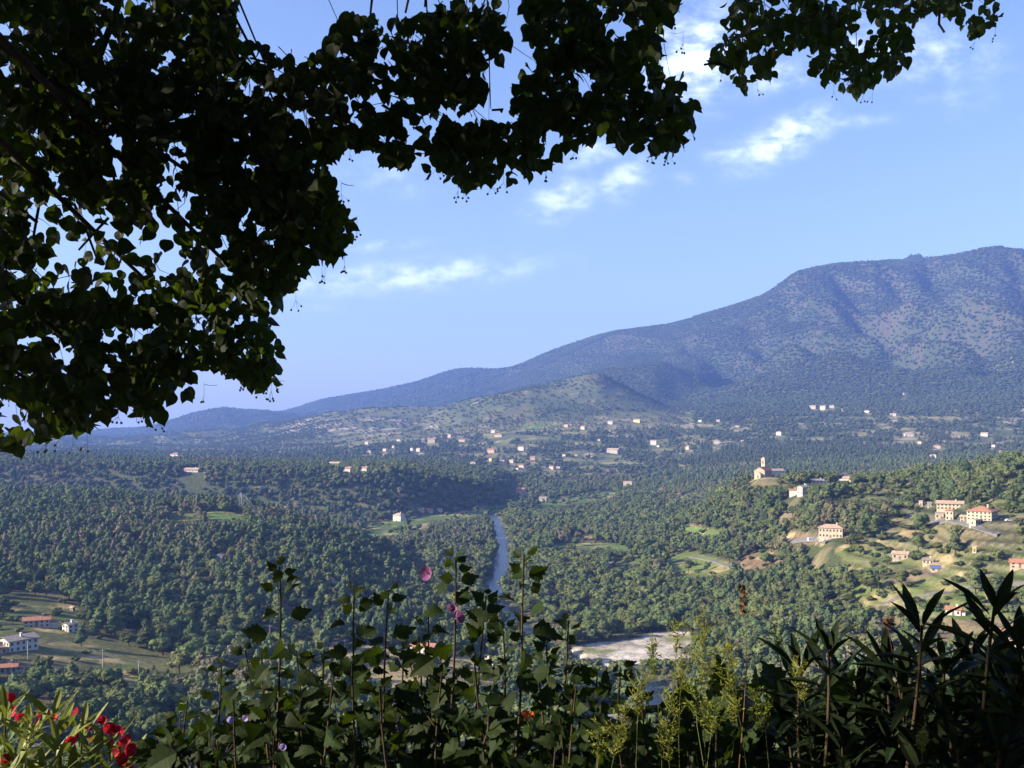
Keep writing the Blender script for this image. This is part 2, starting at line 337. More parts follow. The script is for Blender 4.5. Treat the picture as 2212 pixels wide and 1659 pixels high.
# terrace steps on the farmed slopes
def pip(poly, x, y):
    p = np.asarray(poly, float); r = np.zeros(np.shape(x), bool); n = len(p)
    for i in range(n):
        x1, y1 = p[i]; x2, y2 = p[(i + 1) % n]
        c = ((y1 > y) != (y2 > y)) & (x < (x2 - x1) * (y - y1) / (y2 - y1 + 1e-9) + x1); r ^= c
    return r
def seg_dist(pts, x, y):
    best = np.full(np.shape(x), 1e9)
    for (a, b) in zip(pts[:-1], pts[1:]):
        ax, ay = a; bx, by = b; dx, dy = bx - ax, by - ay
        t = np.clip(((x - ax) * dx + (y - ay) * dy) / (dx * dx + dy * dy), 0, 1)
        best = np.minimum(best, np.hypot(x - ax - t * dx, y - ay - t * dy))
    return best
def smooth_path(pts, n=10):
    p = [np.array(q, float) for q in pts]; out = []
    p = [2 * p[0] - p[1]] + p + [2 * p[-1] - p[-2]]
    for i in range(1, len(p) - 2):
        for k in range(n):
            t = k / n; a, b, c, d = p[i - 1], p[i], p[i + 1], p[i + 2]
            out.append(.5 * ((2 * b) + (c - a) * t + (2 * a - 5 * b + 4 * c - d) * t * t + (3 * b - a - 3 * c + d) * t ** 3))
    out.append(p[-2]); return out
def floor_pt(u, v, z=0.0):
    D = (ZC - z) * F / (v - V0); return (D * (u - U0) / F, D)
RIV = smooth_path([floor_pt(u, v) for u, v in [(1062, 1112), (1070, 1125), (1078, 1142), (1084, 1165), (1086, 1195), (1078, 1250), (1066, 1290), (1098, 1335), (1145, 1372),
                   (1195, 1408), (1290, 1446), (1385, 1470), (1430, 1500), (1440, 1560), (1500, 1650), (1560, 1760)]], 8)
ter = np.clip((UU - 1800) / 60, 0, 1) * (DD > 430) * (DD < 930); st_ = 4.6; zq = (GZ + 1.2 * fbm(XX / 70, YY / 70, 2, 66)) / st_; frq = zq - np.floor(zq)
GZ = GZ + ter * .8 * st_ * (np.clip((frq - .62) / .38, 0, 1) - frq)
RISER = ter * np.clip((frq - .60) * 4, 0, 1)
rd = seg_dist([tuple(p) for p in RIV], XX, YY)
RW = 7.2; rd = np.maximum(0, rd + 6.5 * fbm(XX / 28, YY / 28, 3, 500))
near = rd < 80
GZ = np.where(near, np.where(rd < RW, -2.5, np.minimum(GZ, 0.9 + (rd - RW) * .12 + np.clip(rd - 40, 0, 99) * .5)), GZ)
Vv = V0 + (ZC - GZ) * F / DD
lu, ld_ = uc, np.log(dr)
def gz(x, y):
    """ground height at world x, y"""
    x = np.atleast_1d(np.asarray(x, float)); y = np.atleast_1d(np.asarray(y, float))
    u = U0 + F * x / y; fi = np.interp(u, uc, np.arange(len(uc))); fj = np.interp(y, dr, np.arange(len(dr)))
    i = np.clip(fi.astype(int), 0, len(uc) - 2); j = np.clip(fj.astype(int), 0, len(dr) - 2); a = fi - i; b = fj - j
    return (GZ[j, i] * (1 - a) + GZ[j, i + 1] * a) * (1 - b) + (GZ[j + 1, i] * (1 - a) + GZ[j + 1, i + 1] * a) * b
def hit(u, v):
    """first ground point seen along the survey direction (u, v)"""
    D = np.geomspace(300, 9500, 2600); x = D * (u - U0) / F; z = gz(x, D); ray = ZC - (v - V0) * D / F
    k = np.nonzero(z >= ray)[0]; k = k[0] if len(k) else int(np.argmin(np.abs(z - ray))); return (x[k], D[k], z[k])

# ravines cut into the mountain face
RAV = [([(1795,588),(1832,630),(1858,668),(1900,712),(1945,748),(1985,800)], 75, 70), ([(2005,590),(2040,650),(2075,692),(2112,745),(2150,800)], 60, 65),
       ([(1905,715),(1925,735)], 50, 50), ([(1495,745),(1550,785),(1590,830)], 45, 60), ([(1690,640),(1722,700),(1765,762)], 45, 55), ([(2195,585),(2215,650),(2250,720)], 55, 60), ([(1905,590),(1950,640),(2010,700)], 35, 45), ([(1610,700),(1650,760),(1670,820)], 35, 50)]
RVD = np.full(UU.shape, 1e9); wx = 26 * fbm(XX / 90, YY / 200, 3, 400)
cuts = []
for uv, dep, wd in RAV: cuts.append(([hit(u, v)[:2] for u, v in uv], dep, wd))
for pts, dep, wd in cuts:
    d_ = seg_dist(pts, XX + wx, YY); GZ = GZ - dep * np.exp(-(d_ / wd) ** 2) * (DD > 3900) * np.clip(np.abs(DD - crest) / 260, .1, 1); RVD = np.minimum(RVD, d_)
Vv = V0 + (ZC - GZ) * F / DD

# ------------------------------------------------------------------ land cover
GREEN = (.105, .165, .042); LIME = (.125, .165, .042); DRY = (.180, .152, .072); BROWN = (.24, .155, .095); TAN = (.33, .26, .14); TURF = (.118, .136, .046)
FIELDS = [  # polygon, colour, distance range, label word
    ([(352,1106),(385,1104),(425,1112),(432,1122),(400,1130),(368,1124)], LIME, (850,1200)),
    ([(770,1135),(845,1124),(950,1112),(1040,1098),(1105,1086),(1085,1102),(1000,1120),(960,1128),(930,1128),(900,1152),(800,1158)], GREEN, (1100,1900)),
    ([(878,1144),(905,1132),(930,1130),(915,1144),(888,1150)], TAN, (1100,1900)),
    ([(1148,1086),(1200,1076),(1300,1060),(1345,1066),(1290,1082),(1230,1090),(1160,1100)], GREEN, (1500,2300)),
    ([(1128,921),(1165,917),(1212,916),(1205,926),(1140,930)], GREEN, (2600,3600)),
    ([(1218,1160),(1260,1152),(1295,1160),(1280,1170),(1225,1170)], BROWN, (900,1500)),
    ([(865,1194),(905,1184),(925,1190),(922,1210),(880,1208)], GREEN, (780,1400)),
    ([(1432,1206),(1475,1190),(1520,1198),(1572,1215),(1590,1236),(1505,1248),(1470,1238)], LIME, (700,1100)),
    ([(1595,1206),(1640,1192),(1695,1196),(1700,1212),(1640,1232),(1606,1230)], BROWN, (650,1100)),
    ([(1700,1150),(1745,1150),(1790,1168),(1780,1176),(1690,1172)], BROWN, (600,1000)),
    ([(1598,1034),(1660,1024),(1722,1030),(1745,1042),(1700,1050),(1625,1048)], DRY, (950,1150)),
    ([(1795,1056),(1880,1046),(1985,1040),(1968,1068),(1870,1082),(1790,1078)], TURF, (850,1150)),
    ([(1900,1120),(2005,1118),(2090,1140),(2150,1156),(2130,1175),(2050,1172),(1960,1162),(1905,1150)], DRY, (500,900)),
    ([(1800,1182),(1905,1162),(2090,1182),(2212,1175),(2330,1180),(2330,1260),(2212,1250),(2060,1240),(1950,1225),(1830,1232)], TURF, (420,900)),
    ([(1830,1262),(1960,1262),(2060,1230),(2212,1225),(2330,1200),(2330,1290),(2212,1290),(2040,1300),(1900,1310),(1840,1300)], LIME, (420,800)),
    ([(2075,1092),(2140,1050),(2230,1010),(2330,990),(2330,1110),(2212,1125),(2130,1085)], TURF, (600,1000)),
    ([(50,1400),(130,1385),(200,1378),(285,1370),(292,1392),(370,1425),(420,1446),(405,1458),(300,1446),(190,1440),(100,1420)], (.150, .150, .060), (380,650)),
    ([(258,1438),(305,1436),(314,1478),(272,1482)], LIME, (380,650)),
    ([(0,1300),(60,1290),(150,1300),(190,1330),(175,1370),(90,1380),(-60,1382),(-60,1310)], TURF, (420,700)),
    ([(690,1398),(740,1385),(800,1395),(900,1412),(915,1440),(930,1470),(850,1490),(800,1470),(760,1440)], TAN, (380,700)),
    ([(960,1420),(1060,1420),(1080,1470),(990,1500),(930,1480)], TAN, (380,700)),
    ([(300,1600),(450,1590),(520,1640),(480,1720),(300,1720)], BROWN, (300,480)),
    ([(1240,1530),(1360,1530),(1380,1640),(1250,1640)], TURF, (300,520)),
    ([(1195,1175),(1290,1172),(1380,1180),(1370,1190),(1260,1186),(1200,1186)], GREEN, (850,1500)),
    ([(1440,1130),(1520,1140),(1600,1150),(1590,1160),(1500,1152)], GREEN, (850,1300)),
    ([(1310,1215),(1380,1205),(1400,1215),(1350,1226)], LIME, (700,1200)),
    ([(150,1040),(215,1036),(235,1048),(170,1058)], GREEN, (850,1300)),
    ([(440,1104),(520,1108),(560,1118),(500,1126),(440,1120)], GREEN, (800,1100)),
    ([(1960,1290),(2120,1280),(2330,1290),(2330,1330),(2100,1340),(1960,1330)], LIME, (400,700)),
    ([(35,1036),(95,1032),(100,1046),(30,1052)], TURF, (850,1400)),
]
GRAVEL = [(1238,1398),(1290,1388),(1350,1384),(1400,1368),(1486,1356),(1505,1385),(1506,1418),(1420,1434),(1300,1436),(1225,1418)]
FID = np.full(UU.shape, -1)
wob = 5 * fbm(XX / 30, YY / 30, 3, 60)
for k, (poly, c, (d0, d1)) in enumerate(FIELDS):
    FID[pip(poly, UU + wob, Vv + wob * .4) & (DD > d0) & (DD < d1) & (rd > RW + 8)] = k
FID[pip(GRAVEL, UU + wob, Vv + wob * .3) & (DD > 400) & (DD < 900)] = 99
FID[(rd < RW + 4 + 2 * fbm(XX / 15, YY / 15, 2, 5)) & (FID < 0)] = 98
# albedo: soil, dry grass, scrub and rock, by kind of ground
ga = fbm(XX / 120, YY / 120, 4, 70); gb = fbm(XX / 35, YY / 35, 3, 80); gc = fbm(XX / 500, YY / 500, 4, 90)
def mixc(a, b, t): t = np.clip(t, 0, 1)[..., None]; return np.asarray(a) * (1 - t) + np.asarray(b) * t
base = mixc((.058, .070, .030), (.115, .105, .050), .5 + 1.2 * ga)
base = mixc(base, (.22, .18, .10), (gb - .28) * 4)
farm = np.clip((DD - 2150) / 250, 0, 1) * np.clip((4200 - DD) / 400, 0, 1)
fcol = mixc((.068, .085, .035), (.20, .185, .085), .45 + 1.5 * fbm(XX / 90, YY / 45, 4, 100)); fcol = mixc(fcol, (.33, .27, .19), (fbm(XX / 50, YY / 25, 3, 105) - .30) * 7)
base = mixc(base, fcol, farm)
garr = np.clip((DD - 3150) / 300, 0, 1) * np.clip((1480 - UU) / 80, 0, 1) * np.clip((4800 - DD) / 500, 0, 1)
gcol = mixc((.058, .076, .034), (.105, .104, .050), .5 + 1.3 * fbm(XX / 160, YY / 160, 4, 110)); gcol = mixc(gcol, (.27, .22, .17), (ridged(XX / 130, YY / 70, 3, 115) - 1.15) * 1.3)
base = mixc(base, gcol, garr)
gyd, gxd = np.gradient(GZ); dxs = np.gradient(XX, axis=1); dys = np.gradient(YY, axis=0)
slope = np.hypot(gxd / np.maximum(dxs, .1), gyd / np.maximum(dys, .1))
mcol = mixc((.030, .044, .022), (.052, .060, .028), .5 + 1.4 * gc)
rocky = np.clip((GZ - 330) / 350, 0, 1) * np.clip((ridged(sx / 260, YY / 380, 4, 120) + .8 * fbm(XX / 90, YY / 90, 3, 121) - .85) * 1.6, 0, 1)
rocky = np.maximum(rocky, np.clip(np.exp(-((RVD - 75) / 70) ** 2) * (.32 + 2.6 * fbm(XX / 55, YY / 55, 3, 410)), 0, 1) * (DD > 4300))
mcol = mixc(mcol, (.090, .066, .056), rocky * .50)
base = mixc(base, mcol, np.clip((DD - 3900) / 500, 0, 1) * (1 - garr * .999))
rockband = pip([(590,935),(640,908),(760,900),(860,905),(980,925),(1000,945),(860,950),(700,935)], UU, Vv) & (DD > 3000)
base = mixc(base, (.34, .28, .23), rockband * np.clip((fbm(XX / 90, YY / 45, 4, 130) - .08) * 3.0, 0, .75))
base = mixc(base, mcol, pip([(1285,800),(1420,775),(1480,800),(1560,855),(1500,900),(1440,895),(1330,860)], UU, Vv) & (DD > 4200))
base = mixc(base, (.036, .050, .024), np.clip((1900 - DD) / 200, 0, 1) * .35)
for k, (poly, c, dd_) in enumerate(FIELDS):
    m = FID == k; cc = mixc(c, tuple(q * .62 for q in c), .5 + 1.0 * gb + .5 * ga); cc = mixc(cc, (.34, .26, .13), (fbm(XX / 22, YY / 22, 4, 140 + k) - .12) * 3.0); cc = mixc(cc, (.085, .10, .035), (fbm(XX / 9, YY / 9, 3, 170 + k) - .16) * 4.0); base[m] = cc[m]
base = mixc(base, mixc((.13, .12, .075), (.30, .26, .20), .5 + 2 * gb), RISER * .30)
base = mixc(base, mixc((.17, .13, .085), (.12, .115, .05), .5 + 2 * gb), np.clip((-.24 - fbm(XX / 60, YY / 60, 3, 200)) * 9, 0, 1) * (DD < 1500) * (FID < 0))
m = FID == 99; cc = mixc((.50, .45, .39), (.26, .23, .19), .5 + 1.6 * fbm(XX / 9, YY / 9, 3, 150)); cc = mixc(cc, (.17, .17, .07), (fbm(XX / 28, YY / 18, 3, 155) - .12) * 5); base[m] = cc[m]
m = FID == 98; base[m] = mixc((.11, .10, .06), (.055, .065, .03), .5 + 1.5 * gb)[m]

tm = bpy.data.materials.new('land_cover'); tm.use_nodes = True; t_ = tm.node_tree; b_ = t_.nodes['Principled BSDF']
b_.inputs['Roughness'].default_value = .95; b_.inputs['Specular IOR Level'].default_value = .1
at = t_.nodes.new('ShaderNodeAttribute'); at.attribute_name = 'albedo'
tcn = t_.nodes.new('ShaderNodeNewGeometry'); nn = t_.nodes.new('ShaderNodeTexNoise'); nn.inputs['Scale'].default_value = .22; nn.inputs['Detail'].default_value = 8
nn.inputs['Roughness'].default_value = .7
t_.links.new(tcn.outputs['Position'], nn.inputs[0])
rp = t_.nodes.new('ShaderNodeMapRange'); rp.inputs[1].default_value = .3; rp.inputs[2].default_value = .7; rp.inputs[3].default_value = .62; rp.inputs[4].default_value = 1.38
t_.links.new(nn.outputs[0], rp.inputs[0])
ml = t_.nodes.new('ShaderNodeVectorMath'); ml.operation = 'SCALE'; t_.links.new(at.outputs['Color'], ml.inputs[0]); t_.links.new(rp.outputs[0], ml.inputs['Scale'])
t_.links.new(ml.outputs[0], b_.inputs['Base Color'])
bp = t_.nodes.new('ShaderNodeBump'); bp.inputs['Strength'].default_value = .8; bp.inputs['Distance'].default_value = 2.0
t_.links.new(nn.outputs[0], bp.inputs['Height']); t_.links.new(bp.outputs[0], b_.inputs['Normal'])

VX = np.stack([XX, YY, GZ], -1).reshape(-1, 3)
nr, nc = UU.shape
tu = np.stack([np.gradient(XX, axis=1), np.gradient(YY, axis=1), np.gradient(GZ, axis=1)], -1)
tv = np.stack([np.gradient(XX, axis=0), np.gradient(YY, axis=0), np.gradient(GZ, axis=0)], -1)
NRM = np.cross(tu, tv); NRM /= np.linalg.norm(NRM, axis=-1, keepdims=True); NRM = NRM.reshape(-1, 3)
ii, jj = np.meshgrid(np.arange(nr - 1), np.arange(nc - 1), indexing='ij')
Q = np.stack([ii * nc + jj, ii * nc + jj + 1, (ii + 1) * nc + jj + 1, (ii + 1) * nc + jj], -1).reshape(-1, 4)
fid = FID[:-1, :-1].reshape(-1); fD = DD[:-1, :-1].reshape(-1)
bnd = lambda k: np.interp(UU[:-1, :-1].ravel(), uc, KD[k])
zone = np.where(fid >= 0, fid, -1); zone[zone == 98] = -1
z0 = np.where(fD < bnd(8), -2, np.where(fD < bnd(11), -3, np.where(fD < bnd(15), -4, -5)))
zone = np.where(zone < 0, z0, zone)
NAMES = {-2: 'ground', -3: 'wooded_plateau', -4: 'hills', -5: 'mountain', 99: 'gravel_bank'}
BCOL = np.concatenate([base.reshape(-1, 3), np.ones((base.size // 3, 1))], 1).astype(np.float32)
for k in np.unique(zone):
    q = Q[zone == k]; ids, inv = np.unique(q.ravel(), return_inverse=True)
    me = mesh_np(NAMES.get(int(k), 'field'), VX[ids], inv.reshape(-1, 4), [tm], smooth=True)
    a = me.attributes.new('albedo', 'FLOAT_COLOR', 'POINT'); a.data.foreach_set('color', BCOL[ids].ravel())
    me.normals_split_custom_set_from_vertices(NRM[ids].tolist()) if len(ids) < 400000 else None
    tag(link(NAMES.get(int(k), 'field'), me), kind='structure')

# river water
wm = bpy.data.materials.new('river_water'); wm.use_nodes = True; wb = wm.node_tree.nodes['Principled BSDF']
wb.inputs['Base Color'].default_value = (.055, .070, .075, 1); wb.inputs['Roughness'].default_value = .26; wb.inputs['IOR'].default_value = 1.33
wn = wm.node_tree.nodes.new('ShaderNodeTexNoise'); wn.inputs['Scale'].default_value = .5; wn.inputs['Detail'].default_value = 6
wg = wm.node_tree.nodes.new('ShaderNodeNewGeometry'); wm.node_tree.links.new(wg.outputs['Position'], wn.inputs[0])
wp = wm.node_tree.nodes.new('ShaderNodeBump'); wp.inputs['Strength'].default_value = .5; wp.inputs['Distance'].default_value = .8
wm.node_tree.links.new(wn.outputs[0], wp.inputs['Height']); wm.node_tree.links.new(wp.outputs[0], wb.inputs['Normal'])
P = np.array(RIV); T = np.gradient(P, axis=0); T /= np.linalg.norm(T, axis=1, keepdims=True); Nn = np.stack([-T[:, 1], T[:, 0]], 1)
vs = []; 
for s in (-1, -.33, .33, 1): vs.append(np.concatenate([P + Nn * (RW + 4.5) * s, np.full((len(P), 1), 0.0)], 1))
n = len(P); qs = []
for s in range(3):
    a = np.arange(n - 1) + s * n; qs.append(np.stack([a, a + 1, a + 1 + n, a + n], 1))
tag(link('river', mesh_np('river', np.concatenate(vs), np.concatenate(qs), [wm], True)), kind='structure')

# roads
ROADS = [([(2240,1104),(2261,1108)], 0)]
def road(pts_uv, width, lift=.35):
    P = np.array(smooth_path([hit(u, v)[:2] for u, v in pts_uv], 12)); T = np.gradient(P, axis=0); T /= np.linalg.norm(T, axis=1, keepdims=True)
    Nn = np.stack([-T[:, 1], T[:, 0]], 1); c = gz(P[:, 0], P[:, 1]); L_ = P + Nn * width / 2; R_ = P - Nn * width / 2
    zl = np.maximum(gz(L_[:, 0], L_[:, 1]), c) + lift; zr = np.maximum(gz(R_[:, 0], R_[:, 1]), c) + lift
    n = len(P); v = np.concatenate([np.c_[L_, zl], np.c_[R_, zr], np.c_[L_, zl - 2], np.c_[R_, zr - 2]]); a = np.arange(n - 1)
    f = np.concatenate([np.stack([a, a + n, a + n + 1, a + 1], 1), np.stack([a, a + 1, a + 1 + 2 * n, a + 2 * n], 1), np.stack([a + n, a + 3 * n, a + 3 * n + 1, a + n + 1], 1)])
    tag(link('road', mesh_np('road', v, f, [M['asphalt']])), kind='structure'); return P
RP = [road([(1930,1108),(1986,1120),(2055,1126),(2100,1136),(2132,1148),(2160,1156)], 5.5),
      road([(1492,1203),(1530,1210),(1560,1219),(1592,1232)], 4.0),
      road([(1690,1170),(1735,1168),(1790,1172)], 5.0),
      road([(1900,1304),(2010,1284),(2080,1276),(2200,1262),(2300,1262)], 3.5),
      road([(1270,1586),(1320,1588),(1380,1590),(1460,1600)], 7.0)]
roads_all = RP

# ------------------------------------------------------------------ buildings
HOUSES = []
WINM = {}
def win_mesh(w, h):
    k = (round(w, 2), round(h, 2))
    if k not in WINM:
        b = MB(); b.box(-w/2, w/2, -.06, .02, 0, h); WINM[k] = b.mesh('window', M['dark'])
        f = MB()
        for (x0, x1, z0, z1) in ((-w/2-.12, -w/2, -.12, h+.12), (w/2, w/2+.12, -.12, h+.12), (-w/2, w/2, h, h+.12), (-w/2, w/2, -.12, 0)): f.box(x0, x1, -.12, .02, z0, z1)
        WINM[(k, 'f')] = f.mesh('frame', M['shutter'])
    return WINM[k], WINM[(k, 'f')]
def house(label, u, v, w, h, d=None, rot=-30, wall='cream', roof='tile_pale', kind='gable', pitch=.42, rows=None, cols=None, name='house', cat='house', chim=1, group=None, arches=0, ridge='x', extra=None, dist=None):
    """u, v: where its base stands; w, h: apparent wall size; rot: yaw in degrees"""
    x, y, z = hit(u, v) if dist is None else (dist * (u - U0) / F, dist, float(gz(dist * (u - U0) / F, dist)[0]))
    m = y / F; r = math.radians(rot); c, s = abs(math.cos(r)), abs(math.sin(r))
    ratio = d if d else .7
    w = w * m / (c + ratio * s); dd = w * ratio; h = h * m
    y2 = y + (w * s + dd * c) * .35; x2 = x * y2 / y; z = float(min(gz(x2, y2)[0], z + 1.0))
    e = empty(name, (x2, y2, z - .3), r); tag(e, label, cat, group)
    b = MB(); b.box(-w/2, w/2, -dd/2, dd/2, -3, h); ov = .45 + .02 * w
    rh = pitch * (dd if ridge == 'x' else w) / 2
    if kind == 'gable':
        if ridge == 'x':
            for sx_ in (-w/2, w/2): b.add([(sx_, -dd/2, h), (sx_, dd/2, h), (sx_, 0, h + rh)], [(0, 1, 2)])
        else:
            for sy in (-dd/2, dd/2): b.add([(-w/2, sy, h), (w/2, sy, h), (0, sy, h + rh)], [(0, 1, 2)])
    b.build('wall', M[wall], e)
    q = MB(); th = .35
    if kind == 'gable':
        if ridge == 'x':
            for sg in (-1, 1):
                q.prism([(0, h + rh + th), (0, h + rh + .02), (sg * (dd/2 + ov), h + .02 - ov * pitch), (sg * (dd/2 + ov), h + th - ov * pitch)], w + 2 * ov, axis='x', off=-w/2 - ov)
        else:
            for sg in (-1, 1):
                q.prism([(0, h + rh + th), (0, h + rh + .02), (sg * (w/2 + ov), h + .02 - ov * pitch), (sg * (w/2 + ov), h + th - ov * pitch)], dd + 2 * ov, axis='y', off=-dd/2 - ov)
    elif kind == 'hip':
        a, c2 = w/2 + ov, dd/2 + ov; k = max(0, a - c2) if a > c2 else 0; k2 = max(0, c2 - a); rh = pitch * min(a, c2)
        q.add([(-a,-c2,h),(a,-c2,h),(a,c2,h),(-a,c2,h),(-a,-c2,h+.25),(a,-c2,h+.25),(a,c2,h+.25),(-a,c2,h+.25),(-k,-k2,h+rh+.25),(k,k2,h+rh+.25)],
              [(0,3,2,1),(0,1,5,4),(1,2,6,5),(2,3,7,6),(3,0,4,7),(4,5,9,8),(6,7,8,9),(5,6,9),(7,4,8)])
    elif kind == 'shed':
        q.prism([(-dd/2 - ov, h + .02), (-dd/2 - ov, h + th), (dd/2 + ov, h + pitch * dd + th), (dd/2 + ov, h + pitch * dd)], w + 2 * ov, axis='x', off=-w/2 - ov)
    else:
        q.box(-w/2 - .2, w/2 + .2, -dd/2 - .2, dd/2 + .2, h, h + .35)
    ro = q.build('roof', M[roof], e)
    if chim and kind != 'flat':
        cb = MB(); cx_ = w * .22; cb.box(cx_ - .45, cx_ + .45, -.35, .45, h + rh * .4, h + rh + 1.3); cb.box(cx_ - .55, cx_ + .55, -.45, .55, h + rh + 1.3, h + rh + 1.5)
        cb.build('chimney', M[wall], ro)
    if y < 1250 and kind == 'gable' and ridge == 'x' and chim:
        lb = MB(); lw, ld2, lh = w * .30, dd * .6, h * .55; lb.box(w/2 + .01, w/2 + lw, -dd/2 + .6, -dd/2 + .6 + ld2, -3, lh); lt = lb.build('lean_to', M[wall], e)
        lr = MB(); lr.prism([(w/2 + .02, lh + lw * .4 + .3), (w/2 + .02, lh + lw * .4), (w/2 + lw + .4, lh - .1), (w/2 + lw + .4, lh + .2)], ld2 + .7, axis='y', off=-dd/2 + .25); lr.build('roof', M[roof], lt)
    rows = rows if rows is not None else max(1, int(round(h / 3.0))); 
    if cols is None: cols = max(1, int(w / 3.2))
    if rows * cols and y < 3300:
        fh = h / rows; ww = min(.95, .32 * w / cols); wh = min(1.25, .42 * fh)
        wmesh, fmesh = win_mesh(ww, wh)
        sides = [(0, w, -dd/2, 0), (1, dd, w/2, math.pi/2), (3, dd, -w/2, -math.pi/2)]
        for (sid, ln, offs, rr) in sides:
            nn_ = cols if sid == 0 else max(1, int(cols * dd / w))
            if sid == 3 and rot < 0: continue
            for i in range(rows):
                for j in range(nn_):
                    t = -ln / 2 + ln * (j + .5) / nn_; zz = i * fh + (fh - wh) * .55
                    if sid == 0 and i == 0 and j == nn_ // 2:
                        db = MB(); db.box(-.6, .6, -.08, .02, .2, 2.4); o = db.build('door', M['shutter'], e, loc=(t, offs, 0)); continue
                    if arches and sid == 0: continue
                    o = link('window', wmesh, e, (t, offs, zz) if sid == 0 else (offs, t, zz)); o.rotation_euler = (0, 0, rr)
                    if y < 900: link('frame', fmesh, o)
    if arches:
        for j in range(arches):
            t = -w/2 + w * (j + .5) / arches; ab = MB(); rr_ = w / arches * .33; zb = h * .45
            ab.prism([(-rr_, 0), (rr_, 0)] + [(rr_ * math.cos(k * math.pi / 8), h * .22 + rr_ * math.sin(k * math.pi / 8)) for k in range(9)], .14, axis='y', off=-.12)
            ab.build('arch_shade', M['dark'], e, loc=(t, -dd/2, zb))  # dark slab stands in for the shade inside the arch
    HOUSES.append((x2, y2, max(w, dd) * .75 + 4, u, v, max(w, dd)))
    return e, w, dd, h

G = 'houses of the far hillside village'
house('large house with hipped red tile roof beside the hillside road', 2122, 1125, 68, 20, .9, -42, 'cream', 'tile', 'hip', .38, 3, 6)
house('stone annex with three arches just in front of the red roofed house', 2108, 1139, 30, 13, .6, 32, 'cream', 'tile_pale', 'flat', rows=1, cols=3, chim=0, name='arcaded_annex', cat='annex', arches=3)
house('small low cream outbuilding left of the arched annex', 2083, 1129, 18, 12, .8, -40, 'stone', 'tile_pale', 'gable', rows=2, cols=2, chim=0, name='outbuilding', cat='outbuilding')
house('long cream farmhouse with pale ridge roof above the hillside road', 2052, 1102, 58, 14, .45, -25, 'cream', 'tile_pale', 'gable', .4, 2, 7)
house('tall narrow cream house with low dark roof below the long farmhouse', 2052, 1125, 20, 21, .8, -35, 'cream', 'tile', 'hip', .3, 2, 2)
house('low plain wall block with terrace left of the tall narrow house', 2030, 1124, 22, 14, .8, -30, 'stone', 'tile_grey', 'flat', rows=1, cols=2, chim=0, name='outbuilding', cat='outbuilding')
house('roofless pale stone ruin at the wood edge above the hillside road', 1990, 1095, 11, 12, .9, -40, 'stone', 'stone', 'flat', rows=1, cols=1, chim=0, name='ruin', cat='ruin')
house('small grey ruin wall between the wood edge and the long farmhouse', 2008, 1097, 10, 8, .9, -30, 'grey', 'tile_grey', 'shed', rows=1, cols=1, chim=0, name='ruin', cat='ruin')
house('square two storey barn with wide hipped roof alone on the slope', 1796, 1165, 57, 22, .55, -26, 'cream', 'tile_pale', 'hip', .42, 2, 7)
house('white shed with flat roof at the foot of the square barn', 1772, 1167, 16, 6, .7, -20, 'white', 'tile_grey', 'flat', rows=1, cols=2, chim=0, name='shed', cat='shed')
house('white walled cottage beside a taller grey house on the knoll', 1714, 1072, 20, 13, .7, -20, 'white', 'tile', 'gable', .3, 1, 0)
house('taller grey house adjoining the white walled cottage on the knoll', 1736, 1070, 26, 17, .8, 25, 'grey', 'tile_grey', 'gable', .35, 2, 3)
house('long low white farm building with grey roof behind the grey house', 1762, 1047, 48, 9, .25, -12, 'white', 'tile_grey', 'gable', .5, 1, 6)
house('low spread farmhouse with two slopes at right of the long white building', 1826, 1041, 36, 8, .7, -35, 'cream', 'tile_pale', 'gable', .35, 1, 3)
house('ruined stone house with bright left wall among shrubs on lower right slope', 1946, 1212, 38, 13, .6, -32, 'stone', 'tile_pale', 'gable', .4, 1, 3)
house('small stone house with grey roof and chimney among trees below the ruin', 2005, 1222, 26, 9, .7, -28, 'cream', 'tile_grey', 'gable', .35, 1, 3)
house('low blue grey roofed greenhouse shed below the small stone house', 2022, 1236, 26, 6, .8, -25, 'grey', 'panel', 'shed', .25, 1, 2, chim=0, name='greenhouse', cat='greenhouse')
house('tiny bright yellow field hut beneath the hillside meadow', 2105, 1195, 9, 12, .8, -30, 'yellow', 'tile_pale', 'shed', .3, 1, 1, chim=0, name='field_hut', cat='hut')
house('house with pink tiled roof cut by the right edge behind oleander tips', 2204, 1232, 46, 13, .6, -30, 'pink', 'tile', 'gable', .45, 2, 3)
house('pink rendered house at lower right behind the dark oleander', 2192, 1410, 70, 34, .7, -28, 'pink', 'tile', 'gable', .35, 2, 4)
house('white walled house with brown roof behind the tallest oleander rosettes', 2060, 1330, 36, 14, .7, -30, 'white', 'tile', 'gable', .4, 1, 3)
house('large white house with lit gable end at the lower left field', 40, 1408, 78, 24, 1.3, -38, 'white', 'tile_grey', 'gable', .28, 2, 4, ridge='y')
house('pink roofed garage against the large white house', 4, 1412, 26, 12, .8, -38, 'pink', 'tile', 'flat', rows=1, cols=2, chim=0, name='garage', cat='garage')
house('long blue grey house with brown roof behind the large white house', 80, 1356, 58, 16, .5, 22, 'grey', 'tile', 'gable', .4, 2, 5)
house('small white house with dark slanting roof right of the blue grey house', 152, 1366, 32, 17, 1.0, -35, 'white', 'tile_grey', 'gable', .35, 2, 2, ridge='y')
house('low mauve roofed house at the left edge below the fields', 14, 1456, 50, 14, .6, 18, 'grey', 'tile', 'gable', .4, 1, 4)
house('tiny cream cabin at the wood edge above the small white house', 157, 1320, 10, 8, .8, -30, 'cream', 'tile_pale', 'gable', rows=1, cols=1, chim=0, name='cabin', cat='cabin')
house('grey stone hut alone in the pine wood on the left hill', 476, 1214, 20, 12, .7, -20, 'grey', 'tile_grey', 'shed', .2, 1, 1, chim=0, name='stone_hut', cat='hut')
